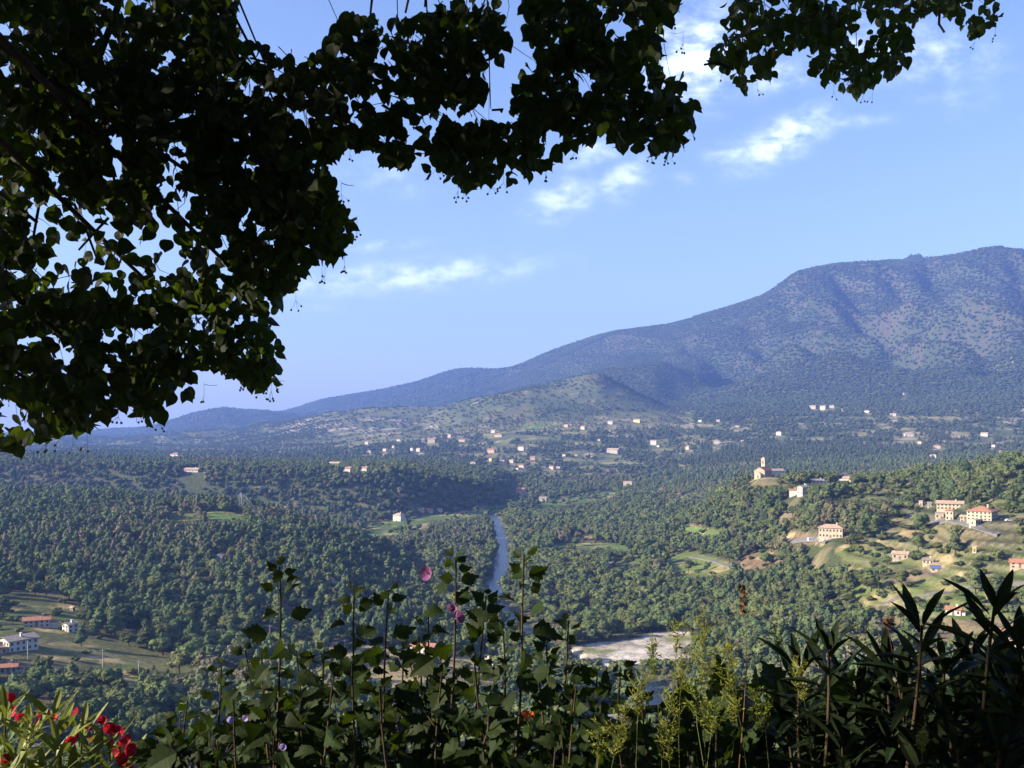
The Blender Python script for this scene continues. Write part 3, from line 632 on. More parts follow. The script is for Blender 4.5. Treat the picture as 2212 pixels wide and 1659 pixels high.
house('white house with pink roof behind the hibiscus near the river', 916, 1412, 60, 16, .5, -20, 'white', 'tile', 'gable', .4, 1, 4)
house('small white house seen between hibiscus stems near the river bend', 1050, 1440, 32, 13, .8, -25, 'white', 'tile_pale', 'gable', .35, 1, 2)
house('narrow white building below the river bend behind hibiscus leaves', 1160, 1478, 26, 20, .8, -20, 'white', 'tile_pale', 'gable', .35, 2, 1)
house('long mauve roofed warehouse by the valley road at bottom centre', 1325, 1575, 66, 16, .5, 15, 'grey', 'tile_grey', 'shed', .2, 1, 4, chim=0, name='warehouse', cat='warehouse')
# middle distance
house('three tiered pale house standing in the river meadows', 862, 1126, 26, 13, .8, -30, 'white', 'tile_pale', 'hip', .5, 2, 3)
house('pink house at the left end of the row below the dark wood', 910, 1108, 14, 6, .7, -20, 'pink', 'tile', 'gable', rows=1, cols=2, chim=0)
house('pink house in the middle of the row below the dark wood', 928, 1108, 16, 6, .7, -20, 'pink', 'tile', 'gable', rows=1, cols=2, chim=0)
house('white ended house at the right end of the row below the dark wood', 950, 1106, 12, 5, .7, -20, 'white', 'tile', 'gable', rows=1, cols=2, chim=0)
house('tall old mill with cream gable at the tip of the dark wood', 1126, 1069, 24, 12, .6, -35, 'pink', 'tile', 'gable', .4, 2, 3, name='mill', cat='mill')
house('small stone farm beside the green river meadow below the mill', 1175, 1085, 22, 9, .7, -30, 'stone', 'tile_grey', 'gable', rows=1, cols=2)
house('solitary pink grey house at the wood edge above the meadow', 1357, 1050, 22, 10, .6, -20, 'pink', 'tile_pale', 'flat', rows=2, cols=3)
house('wide low house left of two white houses on the plateau rim', 724, 1008, 28, 8, .5, -20, 'stone', 'tile_pale', 'gable', rows=1, cols=3)
house('white house with steep roof, left one of a pair on the plateau rim', 752, 1020, 22, 8, .7, -25, 'white', 'tile', 'gable', .5, 1, 2)
house('white house, right one of a pair on the plateau rim', 788, 1019, 19, 8, .7, -25, 'white', 'tile', 'gable', .5, 1, 2)
house('white hipped villa on the plateau under the hanging leaves', 380, 989, 24, 7, .7, -20, 'white', 'tile', 'hip', .45, 1, 3)
house('long low villa with pale roof below the hipped villa', 416, 1021, 34, 5, .4, -12, 'white', 'tile_pale', 'gable', .5, 1, 4)
VIL = [ # u, v, w, h, wall, label
 (793,960,11,5,'white','lone white house at the left end of the hillside village'), (862,953,12,4,'white','flat white house above the left cluster of the village'),
 (934,957,24,9,'stone','broad stone house in the old core of the village'), (972,945,12,6,'pink','pink house at the top of the old village core'),
 (1066,935,13,6,'white','small grey white house topmost above the right of the village'), (1078,944,23,5,'cream','long low house with bright end below the topmost house'),
 (999,954,20,4,'cream','low long shed between village core and topmost houses'), (1127,974,20,9,'white','bright boxy white house on the village green slope'),
 (1062,979,22,8,'pink','pink terrace row left of the boxy white house'), (1060,998,9,9,'yellow','round looking yellow house in the lower village'),
 (1022,1006,15,8,'white','white gabled house with dark end at the lower village edge'), (1085,1001,14,6,'cream','cream house, left one of two below the pink row'),
 (1106,1001,15,7,'cream','cream house, right one of two below the pink row'), (1151,994,14,7,'pink','small pink house right of the lower village'),
 (1128,1010,18,5,'white','half hidden white house lowest in the village trees'), (1192,1015,14,8,'cream','stone house left of centre in the wooded row'),
 (1206,1014,10,6,'white','small white outhouse at right end of the wooded row'), (1176,1014,9,5,'white','tiny white outhouse at left end of the wooded row'),
 (832,975,12,6,'white','upper white house of the left cluster'), (828,987,10,6,'white','lower white house of the left cluster'),
 (890,974,9,6,'white','narrow white house right of the left cluster'), (905,976,14,7,'white','wide white house right of the left cluster'),
 (798,980,13,6,'cream','cream house leftmost in the left cluster'), (1219,987,10,6,'white','white house on the terraces right of the village'),
 (1244,986,8,4,'white','tiny white house on the terraces right of the village'), (1261,928,16,7,'cream','cream house under the conical hill'),
 (1319,917,16,6,'white','white house right of the green upper field'), (1377,913,20,6,'yellow','yellow house above the terraces at hill foot'),
 (1412,962,17,11,'white','bright tall white house on the right terraces'), (1422,966,8,4,'white','small annex beside the bright tall white house'),
 (1294,953,7,4,'white','tiny white cabin on the middle terraces'), (902,1001,10,4,'white','low white roofed barn under the left cluster'),
 (1325,980,34,9,'grey','long grey ruined terrace wall house on the right terraces'), (1224,923,13,5,'pink','pink cottage beside the green upper field'),
 (1486,972,12,8,'cream','boxy cream house at the edge of the right wood'), (1548,960,14,9,'white','white gabled house before the right wood'),
 (1604,955,7,4,'white','tiny white house above the right wood'), (1683,941,16,8,'white','solitary bright white house with dark tree beside it'),
 (1756,884,18,7,'cream','left house of the hamlet at the mountain foot'), (1778,886,16,9,'cream','tallest house of the hamlet at the mountain foot'),
 (1797,882,14,6,'pink','pink right house of the hamlet at the mountain foot'), (1873,893,15,6,'white','white house right of the hamlet at the mountain foot'),
 (1930,899,16,5,'cream','pale house with long wall on the wooded mountain foot'), (1950,853,10,3,'white','tiny white roof highest on the mountain slope'),
 (2127,943,20,7,'white','white house with two bright walls on the far right slope'), (1963,943,22,6,'white','long white house left on the far right slope'),
 (2024,969,20,7,'cream','wide cream house central on the far right slope'), (2016,989,18,6,'white','white roofed house behind the right wooded ridge'),
 (1987,959,11,5,'cream','small cream house between the long and wide houses'), (2146,966,9,5,'white','small white house far right near the frame edge'),
 (2162,979,8,5,'pink','small pink house far right above the wooded ridge'), (1513,912,11,4,'white','left tiny white house at the foot of the dark hill'),
 (1551,911,10,4,'white','right tiny white house at the foot of the dark hill'), (1593,923,11,3,'cream','low cream barn right of the dark hill'),
 (1820,887,6,4,'white','tiny white house just right of the hamlet'), (2038,956,7,4,'cream','tiny cream house above the wide cream house'),
 (1118,1015,7,4,'white','tiny white shed among the lowest village trees'), (850,968,8,5,'cream','tiny cream house above the upper white house')]
random.seed(11)
for (u, v, w, h, wl, lab) in VIL:
    house(lab, u, v, w * .85, h * .88, random.uniform(.5, .8), random.uniform(-45, -8), wl, random.choice(['tile', 'tile_pale', 'tile_pale']), random.choice(['gable', 'gable', 'hip']), .42, 1 if h < 7 else 2, max(1, int(w / 6)), group='houses of the far hillside', chim=0)

# church on the knoll
cx, cyy, cz = hit(1652, 1031); k = cyy / F; r = math.radians(-38)
ch = empty('church', (cx, cyy + 8, float(gz(cx, cyy + 8)[0]) - .4), r); tag(ch, 'old stone church with square bell tower on the wooded knoll', 'church')
b = MB(); b.box(-6, 6, -9, 9, -3, 8); b.add([(-6,-9,8),(6,-9,8),(0,-9,11.5)], [(0,1,2)]); b.add([(-6,9,8),(6,9,8),(0,9,11.5)], [(0,1,2)]); b.build('nave', M['stone'], ch)
b = MB()
for sg in (-1, 1): b.prism([(0, 12), (0, 11.55), (sg * 6.6, 7.7), (sg * 6.6, 8.15)], 19, axis='y', off=-9.5)
b.build('roof', M['tile'], ch)
b = MB(); b.box(-4.6, -.6, 6, 10, -2, 20.5); b.box(-4.9, -.3, 5.7, 10.3, 19.2, 19.7); b.build('bell_tower', M['cream'], ch)
b = MB(); b.add([(-4.9,5.7,20.5),(-.3,5.7,20.5),(-.3,10.3,20.5),(-4.9,10.3,20.5),(-2.6,8,22.3)], [(0,3,2,1),(0,1,4),(1,2,4),(2,3,4),(3,0,4)]); b.build('tower_roof', M['tile_pale'], ch)
for (x_, y_, rr) in ((-2.6, 6, 0), (-4.6, 8, -math.pi/2), (-.6, 8, math.pi/2)):
    b = MB(); b.prism([(-.6, 0), (.6, 0)] + [(.6 * math.cos(q * math.pi / 6), 3 + .6 * math.sin(q * math.pi / 6)) for q in range(7)], .12, axis='y', off=-.1)
    o = b.build('belfry_shade', M['dark'], ch, loc=(x_, y_, 14.8)); o.rotation_euler = (0, 0, rr)  # dark slab painted as the shade within the bell opening
b = MB(); b.box(-3, 3, -13, -9.002, -3, 5); b.prism([(-3.4, 5), (3.4, 5), (0, 6.8)], 4.6, axis='y', off=-13.4); b.build('porch', M['cream'], ch)
b = MB(); b.prism([(-.9, 0), (.9, 0)] + [(.9 * math.cos(q * math.pi / 6), 2.3 + .9 * math.sin(q * math.pi / 6)) for q in range(7)], .12, axis='y', off=-13.1); b.build('door', M['shutter'], ch)
for y_ in (-5, -1, 3):
    b = MB(); b.box(-.5, .5, -.08, .02, 0, 2.2); o = b.build('window', M['dark'], ch, loc=(6, y_, 3.5)); o.rotation_euler = (0, 0, math.pi/2)
HOUSES.append((cx, cyy + 8, 18, 1650, 1031, 22))
house('long presbytery wing with grey wall right of the church', 1676, 1028, 36, 11, .5, 16, 'grey', 'tile_pale', 'gable', .5, 2, 5, name='presbytery', cat='building')

# ------------------------------------------------------------------ vehicles
def vehicle(label, u, v, rz, paint, van=False):
    x, y, z = hit(u, v); e = empty('parked_van' if van else 'parked_car', (x, y, z + .05), math.radians(rz)); tag(e, label, 'van' if van else 'car')
    Lh, H = (2.9, 2.5) if van else (2.1, 1.45)
    b = MB()
    if van: b.prism([(-Lh, .35), (Lh, .35), (Lh, 1.2), (Lh * .75, 1.4), (Lh * .55, H), (-Lh, H)], 2.0, axis='y', off=-1.0)
    else: b.prism([(-Lh, .35), (Lh, .35), (Lh, .8), (Lh * .5, .95), (-Lh * .85, .98), (-Lh, .85)], 1.75, axis='y', off=-.875); b.prism([(-Lh * .8, .97), (Lh * .45, .97), (Lh * .12, H), (-Lh * .55, H)], 1.5, axis='y', off=-.75)
    b.build('body', paint, e)
    b = MB()
    if van: b.box(Lh * .3, Lh * .58, -1.02, 1.02, 1.4, 2.1)
    else: b.prism([(-Lh * .66, 1.02), (Lh * .34, 1.02), (Lh * .08, H - .08), (-Lh * .5, H - .08)], 1.54, axis='y', off=-.77)
    b.build('window', M['dark'], e)
    for sx_ in (-1, 1):
        for sy in (-1, 1):
            b = MB(); n_ = 10; b.prism([(.33 * math.cos(q * 2 * math.pi / n_), .33 + .33 * math.sin(q * 2 * math.pi / n_)) for q in range(n_)], .2, axis='y', off=-.1)
            b.build('wheel', M['rubber'], e, loc=(sx_ * Lh * .62, sy * .86, 0))
    HOUSES.append((x, y, 5, u, v, 5))
vehicle('white van parked left of the square barn', 1752, 1169, 20, M['carwhite'], True)
vehicle('grey car parked against the square barn', 1764, 1170, -30, M['carblue'])
vehicle('white car parked right of the white shed by the barn', 1782, 1170, 10, M['carwhite'])
vehicle('white car parked right of the large red roofed house', 2179, 1126, 0, M['carwhite'])
vehicle('grey car nearest the red roofed house on its right', 2167, 1124, 10, M['carblue'])
vehicle('white car parked on the grass by the spread farmhouse', 1838, 1044, 5, M['carwhite'])
vehicle('white lorry beside the warehouse on the valley road', 1360, 1588, 80, M['carwhite'], True)

# ------------------------------------------------------------------ poles, masts and cables
def pole(label, u, v, h, kind='power_pole', cat='pole'):
    x, y, z = hit(u, v); e = empty(kind, (x, y, z - .3)); tag(e, label, cat)
    if kind == 'lattice_pylon':
        b = MB(); s = h * .11
        for sx_, sy in ((-1, -1), (1, -1), (1, 1), (-1, 1)): b.tube([(sx_ * s, sy * s, 0), (sx_ * s * .2, sy * s * .2, h)], .22, 4)
        b.build('leg_frame', M['metal'], e)
        b = MB()
        for q in range(7):
            a = s * (1 - .8 * q / 7); a2 = s * (1 - .8 * (q + 1) / 7); z0_, z1_ = h * q / 7, h * (q + 1) / 7
            for f_ in ((1, 1), (1, -1)): b.tube([(-a, -a * f_[1], z0_), (a2, -a2 * f_[1], z1_)], .12, 3); b.tube([(a, -a * f_[1], z0_), (-a2, -a2 * f_[1], z1_)], .12, 3)
        b.build('lattice', M['metal'], e)
        for zz in (.72, .86):
            b = MB(); b.tube([(-h * .16, 0, h * zz), (0, 0, h * zz + 1), (h * .16, 0, h * zz)], .2, 4); b.build('crossarm', M['metal'], e)
    else:
        b = MB(); b.tube([(0, 0, 0), (0, 0, h)], [.22, .12], 6); b.build('shaft', M['metal'] if kind != 'power_pole' else M['grey'], e)
        b = MB(); b.box(-1.2, 1.2, -.1, .1, h - .8, h - .6); b.build('crossarm', M['metal'], e)
    return np.array([x, y, z + h - .7])
p1 = pole('concrete power pole in the dry field at lower left', 222, 1452, 11)
p2 = pole('concrete power pole right of the dry field pole', 300, 1462, 8)
p3 = pole('power pole at the foot of the pine hill above hibiscus', 583, 1383, 9)
p0 = pole('power pole beside the field edge near the white house', 60, 1425, 9)
p4 = pole('power pole in the tan fields behind the hibiscus', 745, 1412, 8)
p5 = pole('lattice pylon on the crest of the left pine hill', 520, 1108, 20, 'lattice_pylon', 'pylon')
p6 = pole('power pole hidden low in the woods at the hill foot', 800, 1345, 12)
pole('thin mast on the skyline of the main ridge', 811, 846, 55, 'radio_mast', 'mast')
pole('lattice pylon on the slope below the ridge mast', 753, 886, 42, 'lattice_pylon', 'pylon')
def cable(a, b_, label, sag=3, off=0.0, rad=.035):
    n_ = 14; pts = []
    for q in range(n_ + 1):
        t = q / n_; p = a * (1 - t) + b_ * t; pts.append((p[0] + off, p[1], p[2] - sag * 4 * t * (1 - t)))
    m_ = MB(); m_.tube(pts, rad * max(1, a[1] / 520), 3); tag(m_.build('power_cable', M['wire']), label, 'cable', 'overhead cables on the left')
cable(p0, p1, 'cable from the house field to the dry field pole', 2)
cable(p1, p2, 'left cable between the two dry field poles', 1.2); cable(p2, p4, 'cable crossing the fields below the pine hill', 3)
for o_, s_ in ((-2, 'left strand'), (0, 'middle strand'), (2, 'right strand')): cable(p5, p6, s_ + ' of the line crossing the pine hill', 9, o_)
cable(p3 + np.array([-60, 10, 2]), p3, 'cable reaching the pole at the pine hill foot', 1.5); cable(p3, p4, 'cable from the pine hill foot to the tan fields', 2)

# ------------------------------------------------------------------ trees
def icos(sub=1):
    t = (1 + 5 ** .5) / 2
    v = [(-1,t,0),(1,t,0),(-1,-t,0),(1,-t,0),(0,-1,t),(0,1,t),(0,-1,-t),(0,1,-t),(t,0,-1),(t,0,1),(-t,0,-1),(-t,0,1)]
    f = [(0,11,5),(0,5,1),(0,1,7),(0,7,10),(0,10,11),(1,5,9),(5,11,4),(11,10,2),(10,7,6),(7,1,8),(3,9,4),(3,4,2),(3,2,6),(3,6,8),(3,8,9),(4,9,5),(2,4,11),(6,2,10),(8,6,7),(9,8,1)]
    v = [np.array(p) / np.linalg.norm(p) for p in v]
    for _ in range(sub):
        nf = []; c = {}
        def mid(a, b):
            k_ = (min(a, b), max(a, b))
            if k_ not in c: m_ = v[a] + v[b]; v.append(m_ / np.linalg.norm(m_)); c[k_] = len(v) - 1
            return c[k_]
        for (a, b_, d) in f:
            x, y, z = mid(a, b_), mid(b_, d), mid(d, a); nf += [(a, x, z), (b_, y, x), (d, z, y), (x, y, z)]
        f = nf
    return np.array(v), np.array(f)
IV, IF = icos(0); IV1, IF1 = icos(1)
def crown_mesh(name, lobes, nq, qs, m, rg, core=.80):
    """lobes: (cx,cy,cz,rx,rz); nq leaf clumps over their surfaces"""
    V = []; T3 = []; nb = 0
    for (a, b_, c, rx, rz) in lobes:
        p = IV1 * np.array([rx, rx, rz]) * core * (1 + .16 * rg.standard_normal((len(IV1), 1))) + np.array([a, b_, c]); V.append(p); T3.append(IF1 + nb); nb += len(p)
    lo = np.array(lobes); wgt = lo[:, 3] ** 2; pick = rg.choice(len(lo), nq, p=wgt / wgt.sum()); g_ = lo[pick]
    d = rg.standard_normal((nq, 3)); d[:, 2] += .35; d /= np.linalg.norm(d, axis=1, keepdims=True)
    c = g_[:, :3] + d * g_[:, [3, 3, 4]] * rg.uniform(.82, 1.12, (nq, 1)); nrm = d + .28 * rg.standard_normal((nq, 3)); nrm /= np.linalg.norm(nrm, axis=1, keepdims=True)
    a = np.cross(nrm, rg.standard_normal((nq, 3))); a /= np.linalg.norm(a, axis=1, keepdims=True); b_ = np.cross(nrm, a)
    s = qs * rg.uniform(.6, 1.3, (nq, 1)); k_ = rg.uniform(.6, 1.2, (nq, 3, 1))
    tri = np.stack([c + a * s * k_[:, 0], c - a * s * .6 * k_[:, 1] + b_ * s * .9, c - a * s * .5 - b_ * s * .95 * k_[:, 2]], 1).reshape(-1, 3)
    V.append(tri); T3.append(np.arange(nq * 3).reshape(-1, 3) + nb)
    return np.concatenate(V), np.concatenate(T3)
def make_proto(kind, sd, lod):
    rg = np.random.default_rng(sd); L_ = []
    if kind == 'broad':
        n_ = {0: 11, 1: 7, 2: 4}[lod]
        L_.append((0, 0, .58, .34, .30))
        for _ in range(n_):
            a = rg.uniform(0, 6.28); r_ = rg.uniform(.12, .33); z = rg.uniform(.34, .84); q = rg.uniform(.13, .23); L_.append((r_ * math.cos(a), r_ * math.sin(a), z, q, q * .9))
        th = .3; sz = {0: .050, 1: .075, 2: .12}[lod]; nq = {0: 620, 1: 190, 2: 46}[lod]
    elif kind == 'pine':
        n_ = {0: 13, 1: 8, 2: 4}[lod]
        for i in range(n_):
            z = .30 + .62 * i / (n_ - 1); r_ = .26 * (1 - (z - .28) / .80) ** .8; a = rg.uniform(0, 6.28); o_ = r_ * rg.uniform(.2, .8)
            L_.append((o_ * math.cos(a), o_ * math.sin(a), z, r_ * rg.uniform(.7, 1.0) + .035, .12))
        th = .45; sz = {0: .042, 1: .062, 2: .10}[lod]; nq = {0: 560, 1: 180, 2: 44}[lod]
    elif kind == 'poplar':
        for i in range(7): z = .2 + .75 * i / 6; L_.append((rg.normal() * .03, rg.normal() * .03, z, .13 * math.sin(math.pi * min(.97, max(.12, (z - .05)))) + .03, .13))
        th = .2; sz = .05; nq = 260
    else:
        for _ in range(6):
            a = rg.uniform(0, 6.28); r_ = rg.uniform(.0, .38); q = rg.uniform(.2, .36); L_.append((r_ * math.cos(a), r_ * math.sin(a), rg.uniform(.2, .5), q, q * .8))
        th = .1; sz = .11; nq = 150
    cv, cf = crown_mesh(kind, L_, nq, sz, None, rg)
    tb = MB(); top = .72 if kind != 'shrub' else .3
    tb.tube([(0, 0, -.08), (.01, 0, top * .5), (0, .01, top)], [.028, .02, .008], 6)
    if lod == 0 and kind != 'shrub':
        for _ in range(5):
            a = rg.uniform(0, 6.28); z = rg.uniform(th, .6); tb.tube([(0, 0, z), (.12 * math.cos(a), .12 * math.sin(a), z + .1), (.24 * math.cos(a), .24 * math.sin(a), z + .17)], [.011, .008, .004], 4)
    return cv, cf, tb
MK = {'broad': 'broad', 'pine': 'pine', 'poplar': 'broad', 'shrub': 'shrub', 'olive': 'olive'}
def joined(kind, sd, lod, mk=None):
    cv, cf, tb = make_proto(kind, sd, lod); v = np.concatenate([cv, np.array(tb.v)]); nb = len(cv)
    f3 = cf; f4 = np.array([q for q in tb.f if len(q) == 4]) + nb
    me = mesh_np(kind + '_tree', v, [f3, f4], [M[mk or MK[kind]], M['bark']], midx=[0] * len(f3) + [1] * len(f4)); return me
protos = {}   # collections for instancing, by class
def coll(name, meshes):
    c = bpy.data.collections.new(name)
    for i, me in enumerate(meshes): o = bpy.data.objects.new('%s_%02d' % (name, i), me); c.objects.link(o)
    return c
C_mid = coll('wood_mid', [joined('broad', 1, 1), joined('broad', 2, 1), joined('broad', 3, 1), joined('broad', 4, 1), joined('pine', 5, 1), joined('pine', 6, 1), joined('pine', 7, 1), joined('poplar', 8, 1), joined('shrub', 9, 1), joined('shrub', 10, 1), joined('broad', 14, 1, 'olive'), joined('pine', 16, 1, 'dryc'), joined('broad', 17, 1, 'dryc')])
C_far = coll('wood_far', [joined('broad', 11, 2, 'farfol'), joined('broad', 12, 2, 'farfol'), joined('pine', 13, 2, 'farfol'), joined('shrub', 15, 2, 'farfol')])
# visibility of the ground from the view point
Vmin = np.minimum.accumulate(Vv, axis=0)
def seen(x, y, z, margin):
    u = U0 + F * x / y; v = V0 + (ZC - z) * F / y; fi = np.clip(np.round(np.interp(u, uc, np.arange(len(uc)))).astype(int), 0, len(uc) - 1)
    fj = np.clip(np.searchsorted(dr, y) - 1, 0, len(dr) - 1); return v < Vmin[fj, fi] + margin
def classify(x, y):
    u = U0 + F * x / y; fi = np.clip(np.round(np.interp(u, uc, np.arange(len(uc)))).astype(int), 0, len(uc) - 1); fj = np.clip(np.round(np.interp(y, dr, np.arange(len(dr)))).astype(int), 0, len(dr) - 1)
    return FID[fj, fi], fi, fj
BAND = []
for (d0, d1, s) in ((335, 1300, 6.1), (1300, 2300, 8.4), (2300, 3400, 11.5), (3400, 6800, 12.5), (6800, 9600, 24.0)):
    ys = np.arange(d0, d1, s); px, py = [], []
    for y in ys:
        x0, x1 = y * (-260 - U0) / F, y * (2450 - U0) / F; xs = np.arange(x0, x1, s); px.append(xs); py.append(np.full(len(xs), y))
    px = np.concatenate(px); py = np.concatenate(py); px = px + rng.uniform(-.48, .48, len(px)) * s; py = py + rng.uniform(-.48, .48, len(py)) * s; BAND.append((px, py, s))
X = np.concatenate([b[0] for b in BAND]); Y = np.concatenate([b[1] for b in BAND]); S = np.concatenate([np.full(len(b[0]), b[2]) for b in BAND])
Z = gz(X, Y); U = U0 + F * X / Y; V = V0 + (ZC - Z) * F / Y
fidp, fi_, fj_ = classify(X, Y)
ok = seen(X, Y, Z + 14, 22 * 1000 / Y + 4) | (Y < 700)
rdp = seg_dist([tuple(p) for p in RIV], X, Y); ok &= rdp > RW + 2.2
ok &= fidp != 99
for P_ in roads_all:
    for q in P_: ok &= np.hypot(X - q[0], Y - q[1]) > 5.5
for (hx, hy, hr, hu, hv, hw) in HOUSES:
    ok &= np.hypot(X - hx, Y - hy) > hr
    lane = (np.abs(U - hu) < (hw * .62) * F / hy + 2) & (Y < hy) & (Y > hy - min(150, hy * .05 + 18)); ok &= ~lane   # yards kept open in front of the houses
g1 = fbm(X / 60, Y / 60, 3, 200); g2 = fbm(X / 260, Y / 260, 3, 210); g3 = fbm(X / 25, Y / 25, 2, 220)
dens = np.where((g1 < -.27) & ~((Y > 1400) & (Y < 1950) & (U < 1120)), .5, .97)
dens = np.where(fidp >= 0, np.where(U > 1650, .34 + .45 * (g3 > .14), .09 + .25 * (g3 > .25)), dens)
right = (U > 1780) & (Y < 960) & (V > 1050); dens = np.where(right & (fidp < 0), .86 + 1.0 * g1, dens)
left_low = (U < 700) & (Y < 620) & (V > 1380); dens = np.where(left_low & (fidp < 0), .80 + .8 * g1, dens)
left_open = pip([(-200,1270),(120,1280),(200,1330),(330,1370),(300,1440),(-200,1400)], U, V) & (Y < 700); dens = np.where(left_open & (fidp < 0), .40 + .9 * g1, dens)
farmz = (Y > 2150) & (Y < 3500) & (V > 900); dens = np.where(farmz, .50 + 1.3 * g1 + .5 * g2, dens)
woodR = farmz & pip([(1440,1060),(1560,975),(1720,955),(1900,960),(2010,975),(2212,990),(2212,1060)], U, V); dens = np.where(woodR, .97, dens)
garz = (Y > 3150) & (Y < 4800) & (U < 1500) & (V > 795); dens = np.where(garz, .30 + .9 * np.clip(g1 + g2, -.2, 1), dens)
coneR = pip([(1285,800),(1420,785),(1560,855),(1500,900),(1440,895),(1330,860)], U, V) & (Y > 3900); dens = np.where(coneR, .9, dens)
mt = (Y > 3500) & ~garz & ~coneR; rk = rocky[fj_, fi_]; dens = np.where(mt, .985 - .22 * rk, dens)
dens = np.where((Y > 1100) & (Y < 1750) & (U > 740) & (U < 1060) & (V > 1090) & (fidp < 0) & (Z < 12), .75, dens)
keep = ok & (rng.random(len(X)) < dens)
X, Y, Z, S, U, V, fidp, g2, g1, rk = [a[keep] for a in (X, Y, Z, S, U, V, fidp, g2, g1, rk)]
nT = len(X)
pine_p = np.where(Y < 1300, np.where((U < 900) & (V < 1390), .62, .22), np.where(Y < 2300, .25, .40)) + .5 * g2
pine_p = np.where((U > 1450) & (Y > 1900) & (Y < 2900), .85, pine_p)
ispine = rng.random(nT) < pine_p
shr = rng.random(nT) < np.where(Y < 1300, .16, .14); shr = np.where(fidp >= 0, rng.random(nT) < .75, shr) & (Y < 3500)
shr |= (U > 1780) & (Y < 960) & (V > 1090) & (rng.random(nT) < .45)
H = np.where(ispine, rng.uniform(7.5, 16, nT), rng.uniform(6, 13.5, nT)); H = np.where(shr, rng.uniform(2.2, 5.0, nT), H)
H = np.where((rng.random(nT) < .02) & (Y < 2300), H * 1.25, H)
H = np.where(Y > 3400, rng.uniform(9, 15, nT) * np.where(Y > 6800, 1.3, 1), H); garz2 = (Y > 3150) & (Y < 6400) & (U < 1500); H = np.where(garz2, H * .6, H)
WD = np.where(ispine, rng.uniform(.85, 1.15, nT), rng.uniform(1.0, 1.35, nT)) * np.where(shr, 1.3, 1) * np.where(Y > 2300, np.where(Y > 3600, 1.7, 1.35), 1)
dryp = (fbm(X / 150, Y / 150, 3, 240) > .16) & (rng.random(nT) < .5)
HBX = [(hu, hv, hw * F / hy, hy) for (hx, hy, hr, hu, hv, hw) in HOUSES]
for (hu, hv, hw_, hy) in HBX:
    m_ = (Y < hy - 2) & (np.abs(U - hu) < hw_ * .5 + .25 * H * F / Y) & (V - H * F / Y < hv - 3) & (V > hv - 4); H = np.where(m_, np.minimum(H, (V - hv + (3 if hy < 1800 else 6)) * Y / F), H)
rvp = [(u, v) for u, v in [(1072, 1150), (1083, 1180), (1082, 1210), (1075, 1250), (1068, 1285), (1090, 1325)]]
for (u, v) in rvp[1:3]:
    m_ = (np.abs(U - u - 4) < 20) & (V > v - 12) & (V - H * F / Y < v) & (Y > 500); H = np.where(m_, np.minimum(H, (V - v + 12) * Y / F), H)
m_ = (U > 1225) & (U < 1500) & (V > 1425) & (V - H * F / Y < 1425); H = np.where(m_, np.minimum(H, (V - 1422) * Y / F), H)
FM = np.full((len(uc), 700), -1); FMD = np.zeros((len(uc), 700))
for j in range(len(uc)):
    vm = Vmin[:, j]; ok_ = Vv[:, j] <= vm + .01
    idx_ = np.nonzero(ok_ & (dr > 340) & (dr < 2400))[0]; vb = np.clip(((Vv[idx_, j] - 950)).astype(int), 0, 699); FM[j, vb] = FID[idx_, j]; FMD[j, vb] = dr[idx_]
    for q_ in range(698, -1, -1):
        if FMD[j, q_] == 0: FM[j, q_] = FM[j, q_ + 1]; FMD[j, q_] = FMD[j, q_ + 1]
def over_field(v): 
    jc = np.clip(np.round(np.interp(U, uc, np.arange(len(uc)))).astype(int), 0, len(uc) - 1); vb = np.clip((v - 950).astype(int), 0, 699); f_ = FM[jc, vb]
    return (f_ >= 0) & (f_ != 98) & (f_ != 99) & (FMD[jc, vb] > Y + 6)
for _ in range(3):
    hp_ = H * F / Y; m_ = (Y < 2300) & (fidp < 0) & (over_field(V - hp_ * .95) | over_field(V - hp_ * .55)); H = np.where(m_, H * .62, H)
live = H > 1.6; X, Y, Z, S, U, V, fidp, g2, g1, rk, ispine, shr, H, WD, dryp = [a[live] for a in (X, Y, Z, S, U, V, fidp, g2, g1, rk, ispine, shr, H, WD, dryp)]; nT = len(X)
print('trees', nT, 'near', int((Y < 1300).sum()))
# the largest ones in the picture, one by one
infr = (U > 0) & (U < 2212) & (V - H * F / Y < 1560) & (Y > 360)
infr &= ~((V > 1440) & (U > 380)) & ~((V > 1330) & (U > 1650)) & seen(X, Y, Z + H * .5, 2)
size = H / Y; cand = np.nonzero(infr & ~shr & (H > 5) & (Y < 1300))[0]; order = cand[np.argsort(-size[cand])]
pick_b = [i for i in order if not ispine[i]][:290]; pick_p = [i for i in order if ispine[i]][:290]
PM = []
for kd, sds in (('broad', (21, 22, 23, 24)), ('pine', (31, 32, 33)), ):
    for sd in sds:
        cv, cf, tb = make_proto(kd, sd, 0); PM.append((kd, mesh_np('crown', cv, cf, [M[MK[kd]]]), tb.mesh('trunk', M['bark'])))
def region(i):
    u, v = U[i], V[i]; base_ = region0(i)
    if 'pine hill' in base_ and 'below' not in base_:
        a_ = ('near the left edge', 'left of its middle', 'right of its middle', 'on its right shoulder')[int(np.clip(u // 240, 0, 3))]; b_ = ('on the upper', 'half way up the', 'on the lower')[int(np.clip((v - 1080) // 90, 0, 2))]
        return b_ + ' left pine hill ' + a_
    if 'valley bottom' in base_: return 'in the valley bottom ' + ('left of the dry field', 'right of the dry field', 'behind the leftmost hibiscus', 'near the river bend')[int(np.clip(u // 200, 0, 3))]
    if 'river woods' in base_: return ('high in', 'midway down', 'low in')[int(np.clip((v - 1130) // 90, 0, 2))] + ' the river woods ' + ('beside the water', 'above the gravel bank', 'left of the lime meadow', 'below the square barn')[int(np.clip((u - 1000) // 190, 0, 3))]
    return base_
